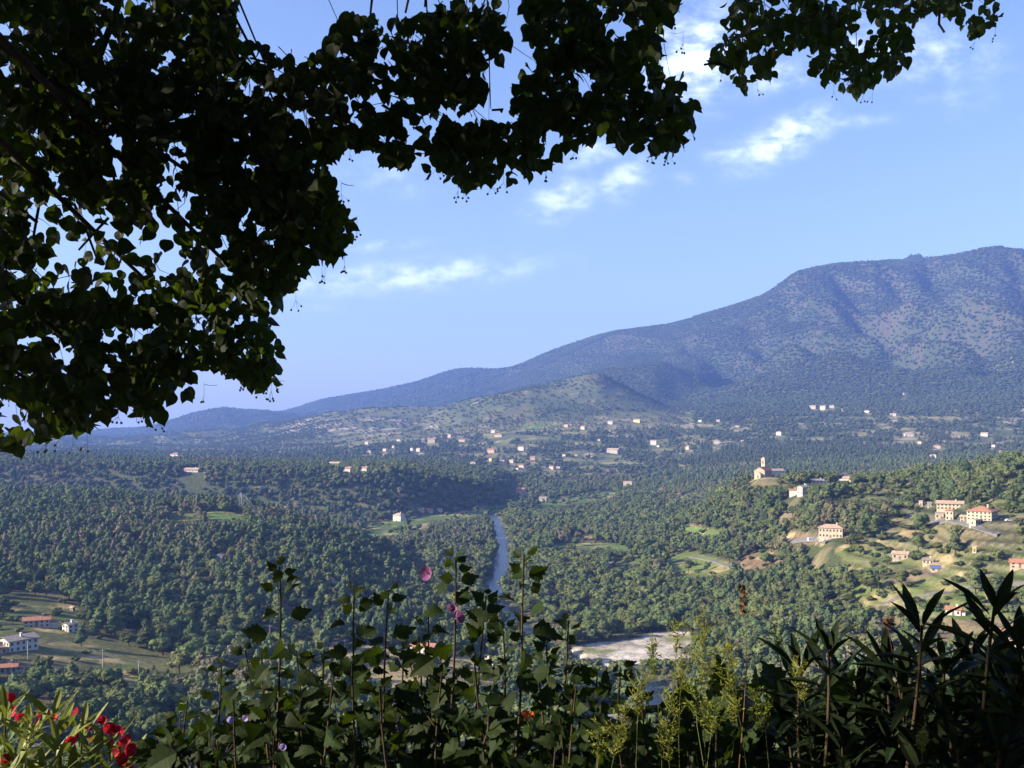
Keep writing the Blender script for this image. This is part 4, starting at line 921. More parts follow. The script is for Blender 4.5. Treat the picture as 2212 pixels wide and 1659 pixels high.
def region0(i):
    u, v = U[i], V[i]
    if u < 1000 and v > 1385: return 'in the valley bottom below the pine hill'
    if u < 1000: return 'on the left pine hill' 
    if u < 1780: return 'in the river woods right of the water'
    return 'on the terraced slope at right'
cnt = 0
for kd, lst in (('broad', pick_b), ('pine', pick_p)):
    ms = [m for m in PM if m[0] == kd]
    for i in lst:
        m = ms[cnt % len(ms)]; cnt += 1
        e = empty('broadleaf_tree' if kd == 'broad' else 'pine_tree', (X[i], Y[i], Z[i] - .2), rng.uniform(0, 6.28)); e.scale = (H[i] * WD[i], H[i] * WD[i], H[i])
        rgn = region(i)
        tag(e, ('tall ' if H[i] > 13 else 'low ' if H[i] < 9 else '') + ('rounded broadleaf tree ' if kd == 'broad' else 'dark pine tree ') + rgn, 'tree', ('broadleaf trees ' if kd == 'broad' else 'pine trees ') + rgn)
        link('crown', m[1], e); link('trunk', m[2], e)
single = np.zeros(nT, bool); single[pick_b] = True; single[pick_p] = True
def gn_instances(name, sel, idx, C, label=None, cat=None):
    n_ = int(sel.sum())
    if n_ == 0: return
    me = bpy.data.meshes.new(name); me.vertices.add(n_)
    me.vertices.foreach_set('co', np.stack([X[sel], Y[sel], Z[sel] - .2], 1).astype(np.float32).ravel())
    a = me.attributes.new('pick', 'INT', 'POINT'); a.data.foreach_set('value', idx.astype(np.int32))
    hs = H[sel]; ws = WD[sel] * hs; a = me.attributes.new('size', 'FLOAT_VECTOR', 'POINT'); a.data.foreach_set('vector', np.stack([ws, ws, hs], 1).astype(np.float32).ravel())
    a = me.attributes.new('turn', 'FLOAT_VECTOR', 'POINT'); r_ = np.zeros((n_, 3), np.float32); r_[:, 2] = rng.uniform(0, 6.28, n_); r_[:, :2] = rng.normal(0, .05, (n_, 2)); a.data.foreach_set('vector', r_.ravel())
    o = link(name, me); tag(o, label, cat, kind='stuff')
    g = bpy.data.node_groups.new(name, 'GeometryNodeTree'); g.interface.new_socket('Geometry', in_out='INPUT', socket_type='NodeSocketGeometry'); g.interface.new_socket('Geometry', in_out='OUTPUT', socket_type='NodeSocketGeometry')
    gi = g.nodes.new('NodeGroupInput'); go = g.nodes.new('NodeGroupOutput'); ip = g.nodes.new('GeometryNodeInstanceOnPoints'); ci = g.nodes.new('GeometryNodeCollectionInfo')
    ci.inputs[0].default_value = C; ci.inputs['Separate Children'].default_value = True; ci.inputs['Reset Children'].default_value = True
    def na(nm, ty): q = g.nodes.new('GeometryNodeInputNamedAttribute'); q.data_type = ty; q.inputs[0].default_value = nm; return q.outputs[0]
    lk = g.links.new; lk(gi.outputs[0], ip.inputs['Points']); lk(ci.outputs[0], ip.inputs['Instance']); ip.inputs['Pick Instance'].default_value = True
    lk(na('pick', 'INT'), ip.inputs['Instance Index']); lk(na('size', 'FLOAT_VECTOR'), ip.inputs['Scale']); lk(na('turn', 'FLOAT_VECTOR'), ip.inputs['Rotation']); lk(ip.outputs[0], go.inputs[0])
    md = o.modifiers.new('scatter', 'NODES'); md.node_group = g
ri = rng.random(nT)
pk = np.where(shr, 8 + (ri * 2).astype(int), np.where(ispine, 4 + (ri * 3).astype(int), (ri * 4).astype(int)))
pk = np.where((~shr) & (~ispine) & (ri < .03), 7, pk); pk = np.where((~shr) & (~ispine) & (ri > .90), 10, pk); pk = np.where(dryp & ~shr, np.where(ispine, 11, 12), pk)
vf = (Z < 12) & (U > 740) & (U < 1060) & (Y > 880) & (Y < 1700) & ~shr & (rng.random(nT) < .6); pk = np.where(vf, np.where(ri < .3, 7, 10), pk); H = np.where(vf, H * .85, H)
fk = np.where(shr, 3, np.where(ispine, 2, (ri * 2).astype(int)))
rest = ~single
for nm, sel, lab in (('hillside_forest', rest & (Y < 1300) & (U < 1000), 'dense mixed pine and oak forest over the left hill'),
                ('riverside_forest', rest & (Y < 1300) & (U >= 1000) & (U < 1780), 'grey green woods filling the valley right of the river'),
                ('terrace_trees', rest & (Y < 1300) & (U >= 1780), 'trees and shrubs dotted over the terraced slope at right'),
                ('plateau_forest', rest & (Y >= 1300) & (Y < 2300), 'dark blue shaded forest below the plateau rim')):
    gn_instances(nm, sel, pk[sel], C_mid, lab, 'forest')
for nm, sel, lab in (('village_trees', rest & (Y >= 2300) & (Y < 3400), 'woods and orchards between the scattered village houses'),
                ('mountain_forest', rest & (Y >= 3400), 'scrub forest covering the mountain and far hills')):
    gn_instances(nm, sel, fk[sel], C_far, lab, 'forest')

#FG0
# ------------------------------------------------------------------ foreground: terrace, linden crown, hedge of hibiscus and oleander
def P3(u, v, D): return np.array([D * (u - U0) / F, D, ZC - (v - V0) * D / F])
GZ0 = ZC - 1.62
tb_ = mat('trodden_earth', (.13, .105, .075), .95, .35, 1.5, .1, bump=.5)
b = MB(); b.box(-16, 16, -16, 4.6, GZ0 - 1.4, GZ0); tag(b.build('terrace', tb_), kind='structure')
def leaf_mat(name, c, t, tr=.35, rough=.65, spec=.12, rnd=.25):
    return mat(name, c, rough, .25, 30, spec, random_obj=rnd, trans=tr, tcol=t)
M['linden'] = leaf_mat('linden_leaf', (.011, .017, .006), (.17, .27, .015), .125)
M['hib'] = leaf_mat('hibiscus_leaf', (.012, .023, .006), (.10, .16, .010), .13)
M['ole'] = leaf_mat('shaded_oleander_leaf', (.012, .020, .009), (.04, .07, .010), .08, .6, .06)  # darker copy for the right bushes, shade put into the leaf colour
M['olel'] = leaf_mat('lit_oleander_leaf', (.115, .150, .034), (.22, .26, .03), .25, .45, .22)  # lighter copy for the left bush, sunlight put into the leaf colour
M['stem'] = mat('woody_stem', (.055, .040, .026), .8, .25, 20, .2)
M['gstem'] = mat('green_stem', (.08, .095, .03), .7, .2, 20, .2)
M['bract'] = leaf_mat('fruit_bract', (.16, .19, .07), (.28, .30, .08), .4)
M['mauve'] = leaf_mat('mauve_petal', (.24, .09, .22), (.36, .13, .32), .35, rnd=.1)
M['lilac'] = leaf_mat('lilac_petal', (.34, .26, .60), (.5, .4, .8), .4, rnd=.1)
M['red'] = leaf_mat('red_petal', (.42, .018, .035), (.6, .02, .05), .3, rnd=.3)
M['orange'] = leaf_mat('orange_petal', (.65, .16, .04), (.9, .25, .05), .45, rnd=.1)
M['gold'] = leaf_mat('yellow_green_spray', (.15, .175, .035), (.28, .31, .04), .32, rnd=.2)
M['dry'] = mat('dry_seed_head', (.14, .075, .045), .9, .3, 30, .1)
def leaf_geo(half, fold=.10, curl=.18, wav=0.0):
    ys = [p[1] for p in half]; n = len(half); v = []
    for i, (x, y) in enumerate(half):
        zc = -curl * y * y
        v.append((0, y, zc)); v.append((-x, y - .02 * (i % 2) , zc + fold * x + wav * math.sin(9 * y))); v.append((x, y + .015 * (i % 2), zc + fold * x - wav * math.sin(8 * y + 1)))
    f = []
    for i in range(n - 1):
        a, b_ = 3 * i, 3 * (i + 1)
        f += [(a, b_, b_ + 1), (a, b_ + 1, a + 1), (a, a + 2, b_ + 2), (a, b_ + 2, b_)]
    return np.array(v, float), np.array(f)
LIN = [(.0, .0), (.28, -.09), (.47, .04), (.53, .24), (.50, .46), (.38, .66), (.17, .83), (.0, 1.03)]
HIB = [(.0, .0), (.17, .07), (.30, .24), (.42, .36), (.31, .42), (.35, .54), (.20, .58), (.22, .70), (.10, .76), (.09, .86), (.0, 1.0)]
OLE = [(.0, .0), (.045, .10), (.095, .32), (.115, .52), (.085, .76), (.035, .93), (.0, 1.0)]
def leaf_set(name, half, m, n, folds, curls, wav=0.02):
    r_ = []
    for i in range(n):
        v, f = leaf_geo([(x * (1 + .12 * math.sin(i * 2.1)), y) for x, y in half], folds[i % len(folds)], curls[i % len(curls)], wav); r_.append(mesh_np(name, v, f, [M[m]], smooth=False))
    return r_
LM = {'linden': leaf_set('leaf', LIN, 'linden', 4, (.1, .25, -.1, .3), (.1, .3, .2, .45)), 'hib': leaf_set('leaf', HIB, 'hib', 4, (.15, .35, .05, .3), (.2, .45, .05, .6)),
      'ole': leaf_set('leaf', OLE, 'ole', 4, (.3, .6, .4, .2), (.04, .16, .28, -.05), .004), 'olel': leaf_set('leaf', OLE, 'olel', 4, (.3, .6, .4, .2), (.04, .16, .28, -.05), .004)}
def frames(t, n):
    t = t / np.linalg.norm(t, axis=-1, keepdims=True); s = np.cross(t, n); s /= np.linalg.norm(s, axis=-1, keepdims=True) + 1e-9; n = np.cross(s, t)
    return np.stack([s, t, n], -1)
def put_leaf(me, parent, base, p, t, n, s, name='leaf'):
    R = frames(np.asarray(t, float)[None], np.asarray(n, float)[None])[0] * s; o = bpy.data.objects.new(name, me); COL.objects.link(o); o.parent = parent
    q = p - base; o.matrix_basis = Matrix(((R[0, 0], R[0, 1], R[0, 2], q[0]), (R[1, 0], R[1, 1], R[1, 2], q[1]), (R[2, 0], R[2, 1], R[2, 2], q[2]), (0, 0, 0, 1))); return o
def mass(name, geo, p, t, n, s, mats, parent=None, base=None):
    R = frames(t, n) * s[:, None, None]; v, f = geo; V_ = np.einsum('nij,kj->nki', R, v) + p[:, None, :]
    if base is not None: V_ = V_ - base
    Fc = (f[None] + (np.arange(len(p)) * len(v))[:, None, None]).reshape(-1, 3)
    return link(name, mesh_np(name, V_.reshape(-1, 3), Fc, mats, False), parent)

# ---- linden
POLY_L = [(-60,-60),(520,-60),(522,40),(524,72),(548,74),(562,88),(590,84),(640,96),(692,96),(714,60),(722,12),(760,16),(802,26),(880,22),(945,0),(1000,-30),(1096,-60),
  (1100,40),(1108,72),(1090,130),(1058,190),(1058,240),(1082,262),(1096,200),(1110,150),(1142,112),(1122,84),(1120,30),(1126,-60),(1470,-60),(1482,14),(1455,30),(1432,90),(1440,140),(1492,168),(1512,225),
  (1510,292),(1478,318),(1440,345),(1400,328),(1338,325),(1300,290),(1262,325),(1212,325),(1202,368),(1152,372),(1130,410),(1092,396),(1050,398),(1000,420),(930,386),(900,362),(850,374),(800,330),
  (762,318),(722,340),(722,380),(738,420),(772,462),(775,505),(742,560),(678,574),(652,620),(612,650),(592,700),(622,745),(602,790),(632,832),(580,842),(545,848),(500,820),(455,800),(412,822),(430,850),
  (372,882),(358,912),(300,910),(262,890),(206,915),(190,948),(150,938),(100,962),(62,968),(40,996),(10,960),(-60,962)]
POLY_R = [(1556,-60),(1552,50),(1532,108),(1512,142),(1560,150),(1582,192),(1612,218),(1640,192),(1682,176),(1690,130),(1728,94),(1746,112),(1732,150),(1764,184),(1802,204),(1858,214),(1902,190),(1962,150),(1978,110),
  (1984,58),(2012,30),(2060,50),(2102,96),(2124,80),(2152,60),(2192,40),(2212,-60)]
HOLES = [(250, 335, 26, 60), (80, 470, 30, 36), (130, 545, 40, 24), (60, 735, 34, 22), (175, 520, 30, 24), (560, 128, 24, 16), (600, 200, 30, 12), (690, 352, 14, 14), (340, 470, 22, 18), (395, 560, 26, 14),
         (560, 690, 14, 10), (1100, 250, 20, 16), (300, 560, 24, 22), (40, 800, 22, 18), (470, 815, 22, 12), (1690, 160, 8, 8), (2215 * .92, 40, 8, 14), (1848, 84, 12, 20)]
def inside(u, v, mg=14):
    ok_ = np.ones(len(u), bool)
    for du, dv in ((mg, 0), (-mg, 0), (0, mg), (0, -mg)): ok_ &= pip(POLY_L, u + du, v + dv) | pip(POLY_R, u + du, v + dv)
    for (hu, hv, a, b_) in HOLES: ok_ &= (((u - hu) / a) ** 2 + ((v - hv) / b_) ** 2 > 1) | (rng.random(len(u)) < .10)
    return ok_
n_ = 34000
u_ = rng.uniform(-60, 2212, n_); v_ = rng.uniform(-60, 1000, n_); k_ = inside(u_, v_)
wisp = fbm(u_ / 60, v_ / 60, 3, 300); k_ &= ~((wisp > .20) & (rng.random(n_) < .80))
lowleft = pip([(60,420),(460,430),(470,600),(260,640),(60,640)], u_, v_); k_ &= ~(lowleft & (rng.random(n_) < .52))
u_, v_ = u_[k_], v_[k_]
Dm = 5.3 + .9 * fbm(u_ / 420, v_ / 420, 2, 310) + np.clip((u_ - 1530) / 60, 0, 1) * 1.6 - np.clip((500 - u_) / 900, 0, 1) * .7
D_ = Dm + rng.uniform(-.65, .65, len(u_)); pl = np.stack([D_ * (u_ - U0) / F, D_, ZC - (v_ - V0) * D_ / F], 1)
nl = len(pl)
SPOTS = [((110, 1590, 2.6), .62), ((20, 1560, 2.6), .45), ((1085, 1450, 2.15), .24), ((1235, 1560, 2.1), .38), ((1300, 1500, 2.15), .16), ((1180, 1640, 2.1), .18), ((1360, 1600, 2.1), .16), ((930, 1600, 2.2), .07), ((1520, 1430, 2.2), .28), ((1720, 1465, 2.2), .10), ((1410, 1420, 2.2), .10), ((1100, 1620, 2.1), .12), ((1440, 1560, 2.2), .12), ((660, 1600, 2.3), .06),
         ((275, 500, 4.9), .34), ((30, 250, 4.8), .26), ((360, 590, 4.9), .26), ((200, 640, 4.9), .2), ((120, 420, 4.9), .2), ((500, 690, 5.1), .16), ((420, 340, 5.3), .18), ((160, 960, 4.5), .12), ((450, 130, 5.2), .15), ((510, 740, 5.0), .12), ((20, 650, 4.7), .1), ((60, 900, 4.6), .1), ((400, 480, 5), .12), ((1500, 45, 5.3), .08)]
def sunpath(p, far=.3):
    bad = np.zeros(len(p), bool)
    for (a, r_) in SPOTS:
        T_ = P3(*a); d = p - T_; s_ = d @ SUN; bad |= (s_ > far) & (np.linalg.norm(d - s_[:, None] * SUN, axis=1) < r_)
    return bad
vis_bad = sunpath(pl, .45) & (rng.random(nl) < .75); pl = pl[~vis_bad]; u_ = u_[~vis_bad]; v_ = v_[~vis_bad]; nl = len(pl)
tl = rng.normal(0, .55, (nl, 3)); tl[:, 2] -= .75
nl_ = rng.normal(0, .62, (nl, 3)); nl_[:, 2] += .30; nl_[:, 1] -= .55
sl = rng.uniform(.044, .076, nl); near_edge = ~inside(u_, v_, 36)
tree = empty('linden_tree', (-5.6, -2.6, GZ0)); tag(tree, 'large linden tree whose dark leafy boughs hang across the top of the view', 'tree')
TB = np.array([-5.6, -2.6, GZ0])
em = np.nonzero(near_edge & (u_ > 0) & (u_ < 2212) & (v_ > 5))[0]; em = rng.permutation(em)[:290]; isn = np.zeros(nl, bool); isn[em] = True
for q, i in enumerate(em): put_leaf(LM['linden'][q % 4], tree, TB, pl[i], tl[i], nl_[i], sl[i] * 1.05)
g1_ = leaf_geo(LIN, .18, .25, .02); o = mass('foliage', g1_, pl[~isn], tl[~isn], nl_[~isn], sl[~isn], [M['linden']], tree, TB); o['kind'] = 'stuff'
# crown overhead, behind and to the left, outside the frame
n_ = 88000; q = rng.normal(size=(n_, 3)); q /= np.linalg.norm(q, axis=1, keepdims=True); q *= rng.uniform(.0, 1, (n_, 1)) ** .28
pc = q * np.array([10.5, 8.0, 5.2]) + np.array([-3.2, -.5, 145.2])
yy_ = np.maximum(pc[:, 1], .05); uu_ = U0 + F * pc[:, 0] / yy_; vv_ = V0 + (ZC - pc[:, 2]) * F / yy_
infr_ = (pc[:, 1] > .3) & (uu_ > -150) & (uu_ < 2362) & (vv_ > -170) & (vv_ < 1720)
kc = ~infr_ & ~sunpath(pc) & (np.linalg.norm(pc - np.array([0, 0, ZC]), axis=1) > 1.3) & (pc[:, 2] > 140.9 - .35 * np.clip(-pc[:, 0] - 3, 0, 3)); pc = pc[kc]
gq = (np.array([(-.42, .45, 0), (0, -.05, 0), (.42, .45, .05), (0, 1.05, -.1)], float), np.array([(0, 1, 2), (0, 2, 3)]))
tq = rng.normal(0, .6, (len(pc), 3)); tq[:, 2] -= .5; nq_ = rng.normal(0, .6, (len(pc), 3)); nq_[:, 2] += .7
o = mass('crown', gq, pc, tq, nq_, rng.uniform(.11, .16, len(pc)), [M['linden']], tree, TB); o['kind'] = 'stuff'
# unseen leaf screen added beside and behind the viewer to block skylight
n_ = 26000; w_ = rng.random(n_); hp = np.where((w_ < .62)[:, None], np.stack([rng.uniform(-15, 8.5, n_), -7 + rng.normal(0, .35, n_), rng.uniform(0, 4.6, n_)], 1), np.stack([8 + rng.normal(0, .35, n_), rng.uniform(-7, 3.2, n_), rng.uniform(0, 4.2, n_)], 1)) + np.array([0, 0, GZ0])
th_ = rng.normal(0, .6, (n_, 3)); nh_ = rng.normal(0, .6, (n_, 3)); nh_[:, 1] += .8
tag(mass('skylight_screen', gq, hp, th_, nh_, rng.uniform(.12, .18, n_), [M['linden']]), 'unseen leaf screen added behind the viewpoint to keep skylight off the foreground', 'light blocker', kind='stuff')
# trunk, boughs, twigs
b = MB(); b.tube([(0, 0, -.2), (.05, 0, .6), (.1, .1, 2.2), (0, .2, 4.2), (.2, .1, 6.5), (.1, 0, 9)], [.62, .45, .38, .33, .22, .06], 14); b.build('trunk', M['bark'], tree, True)
def bough(target, r0=.10, start=None, nm='branch', side=5):
    t_ = np.asarray(target) - TB; s_ = np.array([0, .1, rng.uniform(3.2, 5.6)]) if start is None else start
    mid = s_ * .45 + t_ * .55 + np.array([0, 0, .9]); pts = smooth_path([s_, s_ * .7 + t_ * .3 + np.array([0, 0, .9]), mid, t_], 5)
    k = len(pts); b = MB(); b.tube(pts, [r0 * (1 - .88 * i / (k - 1)) for i in range(k)], 7); b.build(nm, M['bark'], tree, True); return pts
for (u, v, D) in [(80, 480, 5.2), (250, 340, 5.2), (330, 620, 5.0), (520, 600, 5.2), (60, 820, 4.8), (450, 400, 5.3), (640, 300, 5.4), (860, 60, 5.4), (930, 260, 5.4), (1060, 235, 5.3), (1230, 120, 5.5), (1400, 200, 5.5), (1850, 100, 6.9), (1640, 90, 6.9), (2100, 20, 6.9), (700, 480, 5.3), (200, 780, 4.9)]:
    T3 = P3(u, v, D); bough(T3, .075 if u < 560 else .02, None if u < 560 else (T3 - TB + (np.array([-1.1, .1, .5]) if u < 760 else np.array([-.15, -.1, 2.6]))))
b = MB(); pk_ = rng.permutation(nl)[:750]
for i in pk_:
    if near_edge[i]: continue
    p = pl[i] - TB; d = rng.normal(0, .5, 3); d[2] += .75; d[0] -= .35; L_ = rng.uniform(.08, .24); e_ = p + d * L_ + TB; eu, ev = U0 + F * e_[0] / e_[1], V0 + (ZC - e_[2]) * F / e_[1]
    if ev > 5 and not (pip(POLY_L, np.array([eu]), np.array([ev]))[0] or pip(POLY_R, np.array([eu]), np.array([ev]))[0]): continue
    b.tube([p, p + d * L_ * .5 + rng.normal(0, .015, 3), p + d * L_], [.0010, .0018, .0028], 3, cap=False)
for (a, c) in [((60,640),(85,440)), ((210,560),(160,440)), ((75,790),(100,860)), ((225,320),(250,410)), ((540,125),(620,140)), ((800,30),(805,-40)), ((876,28),(878,-40)), ((918,15),(920,-40)), ((170,540),(235,470)), ((400,520),(460,600)), ((1062,238),(1082,242)), ((2040,70),(2030,20)), ((1520,140),(1585,150))]:
    p0_, p1_ = P3(a[0], a[1], 5.2) - TB, P3(c[0], c[1], 5.2) - TB; b.tube([p0_, (p0_ + p1_) / 2 + rng.normal(0, .012, 3), p1_], [.006, .007, .008], 5)
o = b.build('twig', M['bark'], tree); o['kind'] = 'stuff'
# hanging nutlets on winged bracts
fr = [(985,418),(1010,420),(1060,408),(1090,400),(1180,378),(940,372),(1240,330),(1410,338),(1445,340),(1480,100),(1455,45),(760,340),(735,425),(770,500),(740,580),(690,590),(700,600),(640,655),(560,845),(585,850),(600,835),(520,830),(410,850),(440,860),(320,915),(345,920),(300,905),(160,965),(190,960),(130,955),(250,905),(100,965),(1860,215),(1800,205),(1890,212),(2105,98),(1560,165),(1750,150),(1640,200),(2150,80),(180,545),(300,350)]
nut = MB(); nut.ball((0, 0, 0), 1, seg=7, rings=5); nutm = nut.mesh('nutlet', M['bract'], True)
bv, bf = leaf_geo([(.0, .0), (.10, .1), (.13, .5), (.10, .85), (.0, 1.0)], .2, .3)
brm = mesh_np('bract', bv, bf, [M['bract']])
for (u, v) in fr:
    p = P3(u + rng.uniform(-6, 6), v - 14, 5.2 + (1.6 if u > 1530 else 0) - (.5 if u < 300 else 0)); c = bpy.data.objects.new('fruit_cluster', None)
    s = MB(); tips = [np.array([rng.normal(0, .018), rng.normal(0, .018), -rng.uniform(.045, .075)]) for _ in range(int(rng.integers(2, 5)))]
    s.tube([(0, 0, .05), (0, 0, -.02)], .0009, 3)
    for t in tips: s.tube([(0, 0, -.02), t], .0008, 3)
    o = s.build('fruit_cluster', M['gstem'], tree, loc=tuple(p - TB))
    for t in tips: oo = link('nutlet', nutm, o, tuple(t)); oo.scale = (.0062,) * 3
    if rng.random() < .6: oo = link('bract', brm, o, (0, 0, .04)); oo.rotation_euler = (math.radians(200), rng.uniform(-.5, .5), rng.uniform(0, 6)); oo.scale = (.075,) * 3

# ---- hibiscus
def stem_path(base, top, lean=.04, n=14):
    base, top = np.asarray(base, float), np.asarray(top, float); ph = rng.uniform(0, 6); a = rng.uniform(.4, 1) * lean
    return [base * (1 - t) + top * t + np.array([math.sin(t * 4 + ph), math.cos(t * 4 + ph), 0]) * a * math.sin(math.pi * t) for t in np.linspace(0, 1, n)]
def hib_stem(e, B, u, v, D, ub=None, leafy=1.0, twigs=2, size=1.0, gap=.023):
    top = P3(u, v + 12, D); ub = u + rng.uniform(-60, 60) if ub is None else ub; base = np.array([D * (ub - U0) / F + rng.normal(0, .03), D + rng.uniform(-.1, .25), GZ0])
    path = stem_path(base, top); b = MB(); b.tube([p - B for p in path], [.0065 - .0045 * i / 13 for i in range(14)], 5); b.build('stem', M['stem'], e, True)
    Lt = np.linalg.norm(top - base); k = 0; s = Lt; ph = rng.uniform(0, 6.28); cnt_ = 0
    def at(s_): t = s_ / Lt * 13; i = min(12, max(0, int(t))); return path[i] * (1 - (t - i)) + path[i + 1] * (t - i)
    while s > Lt - .95 and s > .4:
        p = at(s); fromtop = (Lt - s)
        if rng.random() < leafy:
            ph += 2.4; o_ = np.array([math.cos(ph), math.sin(ph), 0]); sz = min(1, .50 + fromtop * 3.2) * rng.uniform(.048, .074) * size
            up = .9 - min(1.3, fromtop * 5); t = o_ + np.array([0, 0, up - .1]) + rng.normal(0, .25, 3); n_l = np.array([0, -.75, .55]) + o_ * .35 + rng.normal(0, .45, 3)
            pe = min(.045, .008 + fromtop * .12) * rng.uniform(.6, 1.3)
            put_leaf(LM['hib'][k % 4], e, B, p + (o_ + np.array([0, 0, .25])) * pe, t, n_l, sz); cnt_ += 1
        k += 1; s -= gap * rng.uniform(.7, 1.3) * (1 if fromtop > .06 else .5)
    for _ in range(twigs):
        s0 = Lt - rng.uniform(.18, .75)
        if s0 < .4: continue
        p = at(s0); a = rng.uniform(0, 6.28); L_ = rng.uniform(.10, .22); q = p + np.array([math.cos(a) * .45, math.sin(a) * .45, .9]) * L_; m_ = (p + q) / 2 + np.array([math.cos(a), math.sin(a), -.1]) * .02
        b = MB(); b.tube([p - B, m_ - B, q - B], [.0028, .0022, .0014], 4); b.build('twig', M['stem'], e)
        for i in range(int(L_ / .022)):
            t_ = (i + 1) / (L_ / .022); pp = p * (1 - t_) + q * t_; ph += 2.4; o_ = np.array([math.cos(ph), math.sin(ph), 0])
            put_leaf(LM['hib'][i % 4], e, B, pp + o_ * .015, o_ + np.array([0, 0, .0]) + rng.normal(0, .3, 3), np.array([0, -.7, .6]) + rng.normal(0, .5, 3), rng.uniform(.042, .064) * size * (1.05 - .35 * t_)); cnt_ += 1
    return cnt_
def flower(e, B, p, face, m, r, n=5, nm='flower'):
    """five broad overlapping petals and a column"""
    face = np.asarray(face, float); face /= np.linalg.norm(face); a = np.cross(face, [0, 0, 1.]); a /= np.linalg.norm(a); b_ = np.cross(face, a)
    root = MB(); root.tube([p - B - face * r * .5, p - B + face * r * .55], [.12 * r, .07 * r], 6); o = root.build(nm, M['bract'], e)
    pv_, pf_ = leaf_geo([(.0, .0), (.20, .2), (.44, .5), (.50, .78), (.36, .98), (.0, 1.04)], .15, -.28)
    for k in range(n):
        an = 2 * math.pi * k / n + .3; t = a * math.cos(an) + b_ * math.sin(an); t = t + face * .35; R = frames(t[None], (face - t * .2)[None])[0]
        link('petal', mesh_np('petal', (pv_ @ R.T) * r + (p - B), pf_, [M[m]], False), o)
    return o
HB = [  # bush label, stems (u, v, D, base u)
 ('leftmost hibiscus bush, low and spreading, beside the red oleander', [(348,1552,2.75,None),(405,1500,2.6,None),(455,1545,2.5,None),(372,1590,2.5,None),(430,1600,2.4,None),(330,1600,2.9,None)]),
 ('hibiscus bush with two lilac flowers low on its left side', [(478,1425,2.6,None),(530,1392,2.5,560),(565,1400,2.45,None),(505,1500,2.35,None),(580,1510,2.3,None)]),
 ('hibiscus with one tall thin spire of leaves left of centre', [(604,1212,2.35,660),(640,1392,2.5,None),(700,1390,2.5,None),(720,1450,2.3,None),(650,1500,2.3,None)]),
 ('hibiscus with twin bent tips between the thin spire and the mauve flowers', [(765,1262,2.45,800),(840,1262,2.4,810),(870,1362,2.6,None),(760,1420,2.3,None),(820,1470,2.2,None)]),
 ('hibiscus carrying the mauve flowers in front of the river', [(985,1190,2.3,930),(925,1312,2.5,None),(905,1372,2.4,None),(1050,1275,2.45,1000),(955,1440,2.3,None)]),
 ('tallest hibiscus with three dark leaves at its tip against the river', [(1132,1186,2.25,1035),(1085,1330,2.4,None),(1025,1420,2.2,None),(1180,1380,2.35,None)]),
 ('hibiscus with a long pointed side leaf just right of the river', [(1228,1328,2.4,1260),(1165,1460,2.3,None),(1245,1470,2.1,None),(1290,1450,2.3,None)]),
 ('low sunlit hibiscus shoots in front of the gravel bank', [(1340,1428,2.35,None),(1300,1500,2.1,None),(1385,1500,2.3,None),(1210,1540,2.05,None),(1330,1560,2.1,None)]),
 ('low dark hibiscus shoots between the gravel bank and the right oleander', [(1440,1500,2.5,None),(1490,1530,2.4,None),(1540,1560,2.4,None),(1590,1540,2.6,None),(1620,1590,2.4,None)]),
]
hb_obj = []
for lab, st in HB:
    B = np.array([2.35 * (np.mean([s[0] for s in st]) - U0) / F, 2.4, GZ0]); e = empty('hibiscus_bush', tuple(B)); tag(e, lab, 'bush', 'hibiscus bushes of the hedge'); c_ = 0
    for (u, v, D, ub) in st: c_ += hib_stem(e, B, u, v, D, ub, .95, 2 if v > 1300 else 1, gap=.019 if v < 1300 else .026)
    us = [s[0] for s in st]
    for _ in range(2):
        if c_ < 250: c_ += hib_stem(e, B, rng.uniform(min(us) - 20, max(us) + 20), rng.uniform(1540, 1600), rng.uniform(2.1, 2.9), None, .9, 2, gap=.034)
    hb_obj.append((e, B)); print(lab[:30], c_)
# dark undergrowth of the hedge below and behind
def topline(u): return np.interp(u, [300, 360, 480, 620, 760, 900, 1040, 1180, 1300, 1420, 1500, 1600, 1700, 1800, 1900, 2050, 2212, 2300], [1640, 1600, 1560, 1560, 1570, 1560, 1540, 1560, 1590, 1570, 1520, 1490, 1500, 1470, 1490, 1450, 1420, 1400])
n_ = 5200; uu = rng.uniform(320, 2260, n_); vv = rng.uniform(1400, 2300, n_); kk = (vv > topline(uu) + rng.normal(0, 22, n_)) & ((uu > 1420) | (rng.random(n_) < .55)); uu, vv = uu[kk], vv[kk]
DD_ = rng.uniform(2.25, 3.1, len(uu)); pp = np.stack([DD_ * (uu - U0) / F, DD_, ZC - (vv - V0) * DD_ / F], 1); pp = pp[~sunpath(pp, .05) | (rng.random(len(pp)) < .3)]
tt = rng.normal(0, .6, (len(pp), 3)); tt[:, 2] += .2; nn2 = rng.normal(0, .5, (len(pp), 3)); nn2[:, 2] += .6; nn2[:, 1] -= .4
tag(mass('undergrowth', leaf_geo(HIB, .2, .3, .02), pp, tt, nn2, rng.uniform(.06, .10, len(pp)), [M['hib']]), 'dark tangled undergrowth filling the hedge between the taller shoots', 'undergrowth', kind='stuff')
def flower_on(k, u, v, D, face, m, r, nm='flower'): e, B = hb_obj[k]; o = flower(e, B, P3(u, v, D), face, m, r, nm=nm); return o
flower_on(4, 926, 1238, 2.25, (-.5, -.8, .1), 'mauve', .019)
flower_on(4, 988, 1335, 2.2, (.6, -.5, .3), 'mauve', .016)
flower_on(4, 975, 1318, 2.3, (.2, -.5, .6), 'mauve', .014)
flower_on(1, 498, 1552, 2.3, (.3, -.8, -.2), 'lilac', .010); flower_on(1, 532, 1549, 2.3, (-.3, -.8, -.2), 'lilac', .009)
flower_on(2, 612, 1612, 2.2, (0, -.8, 0), 'lilac', .009)
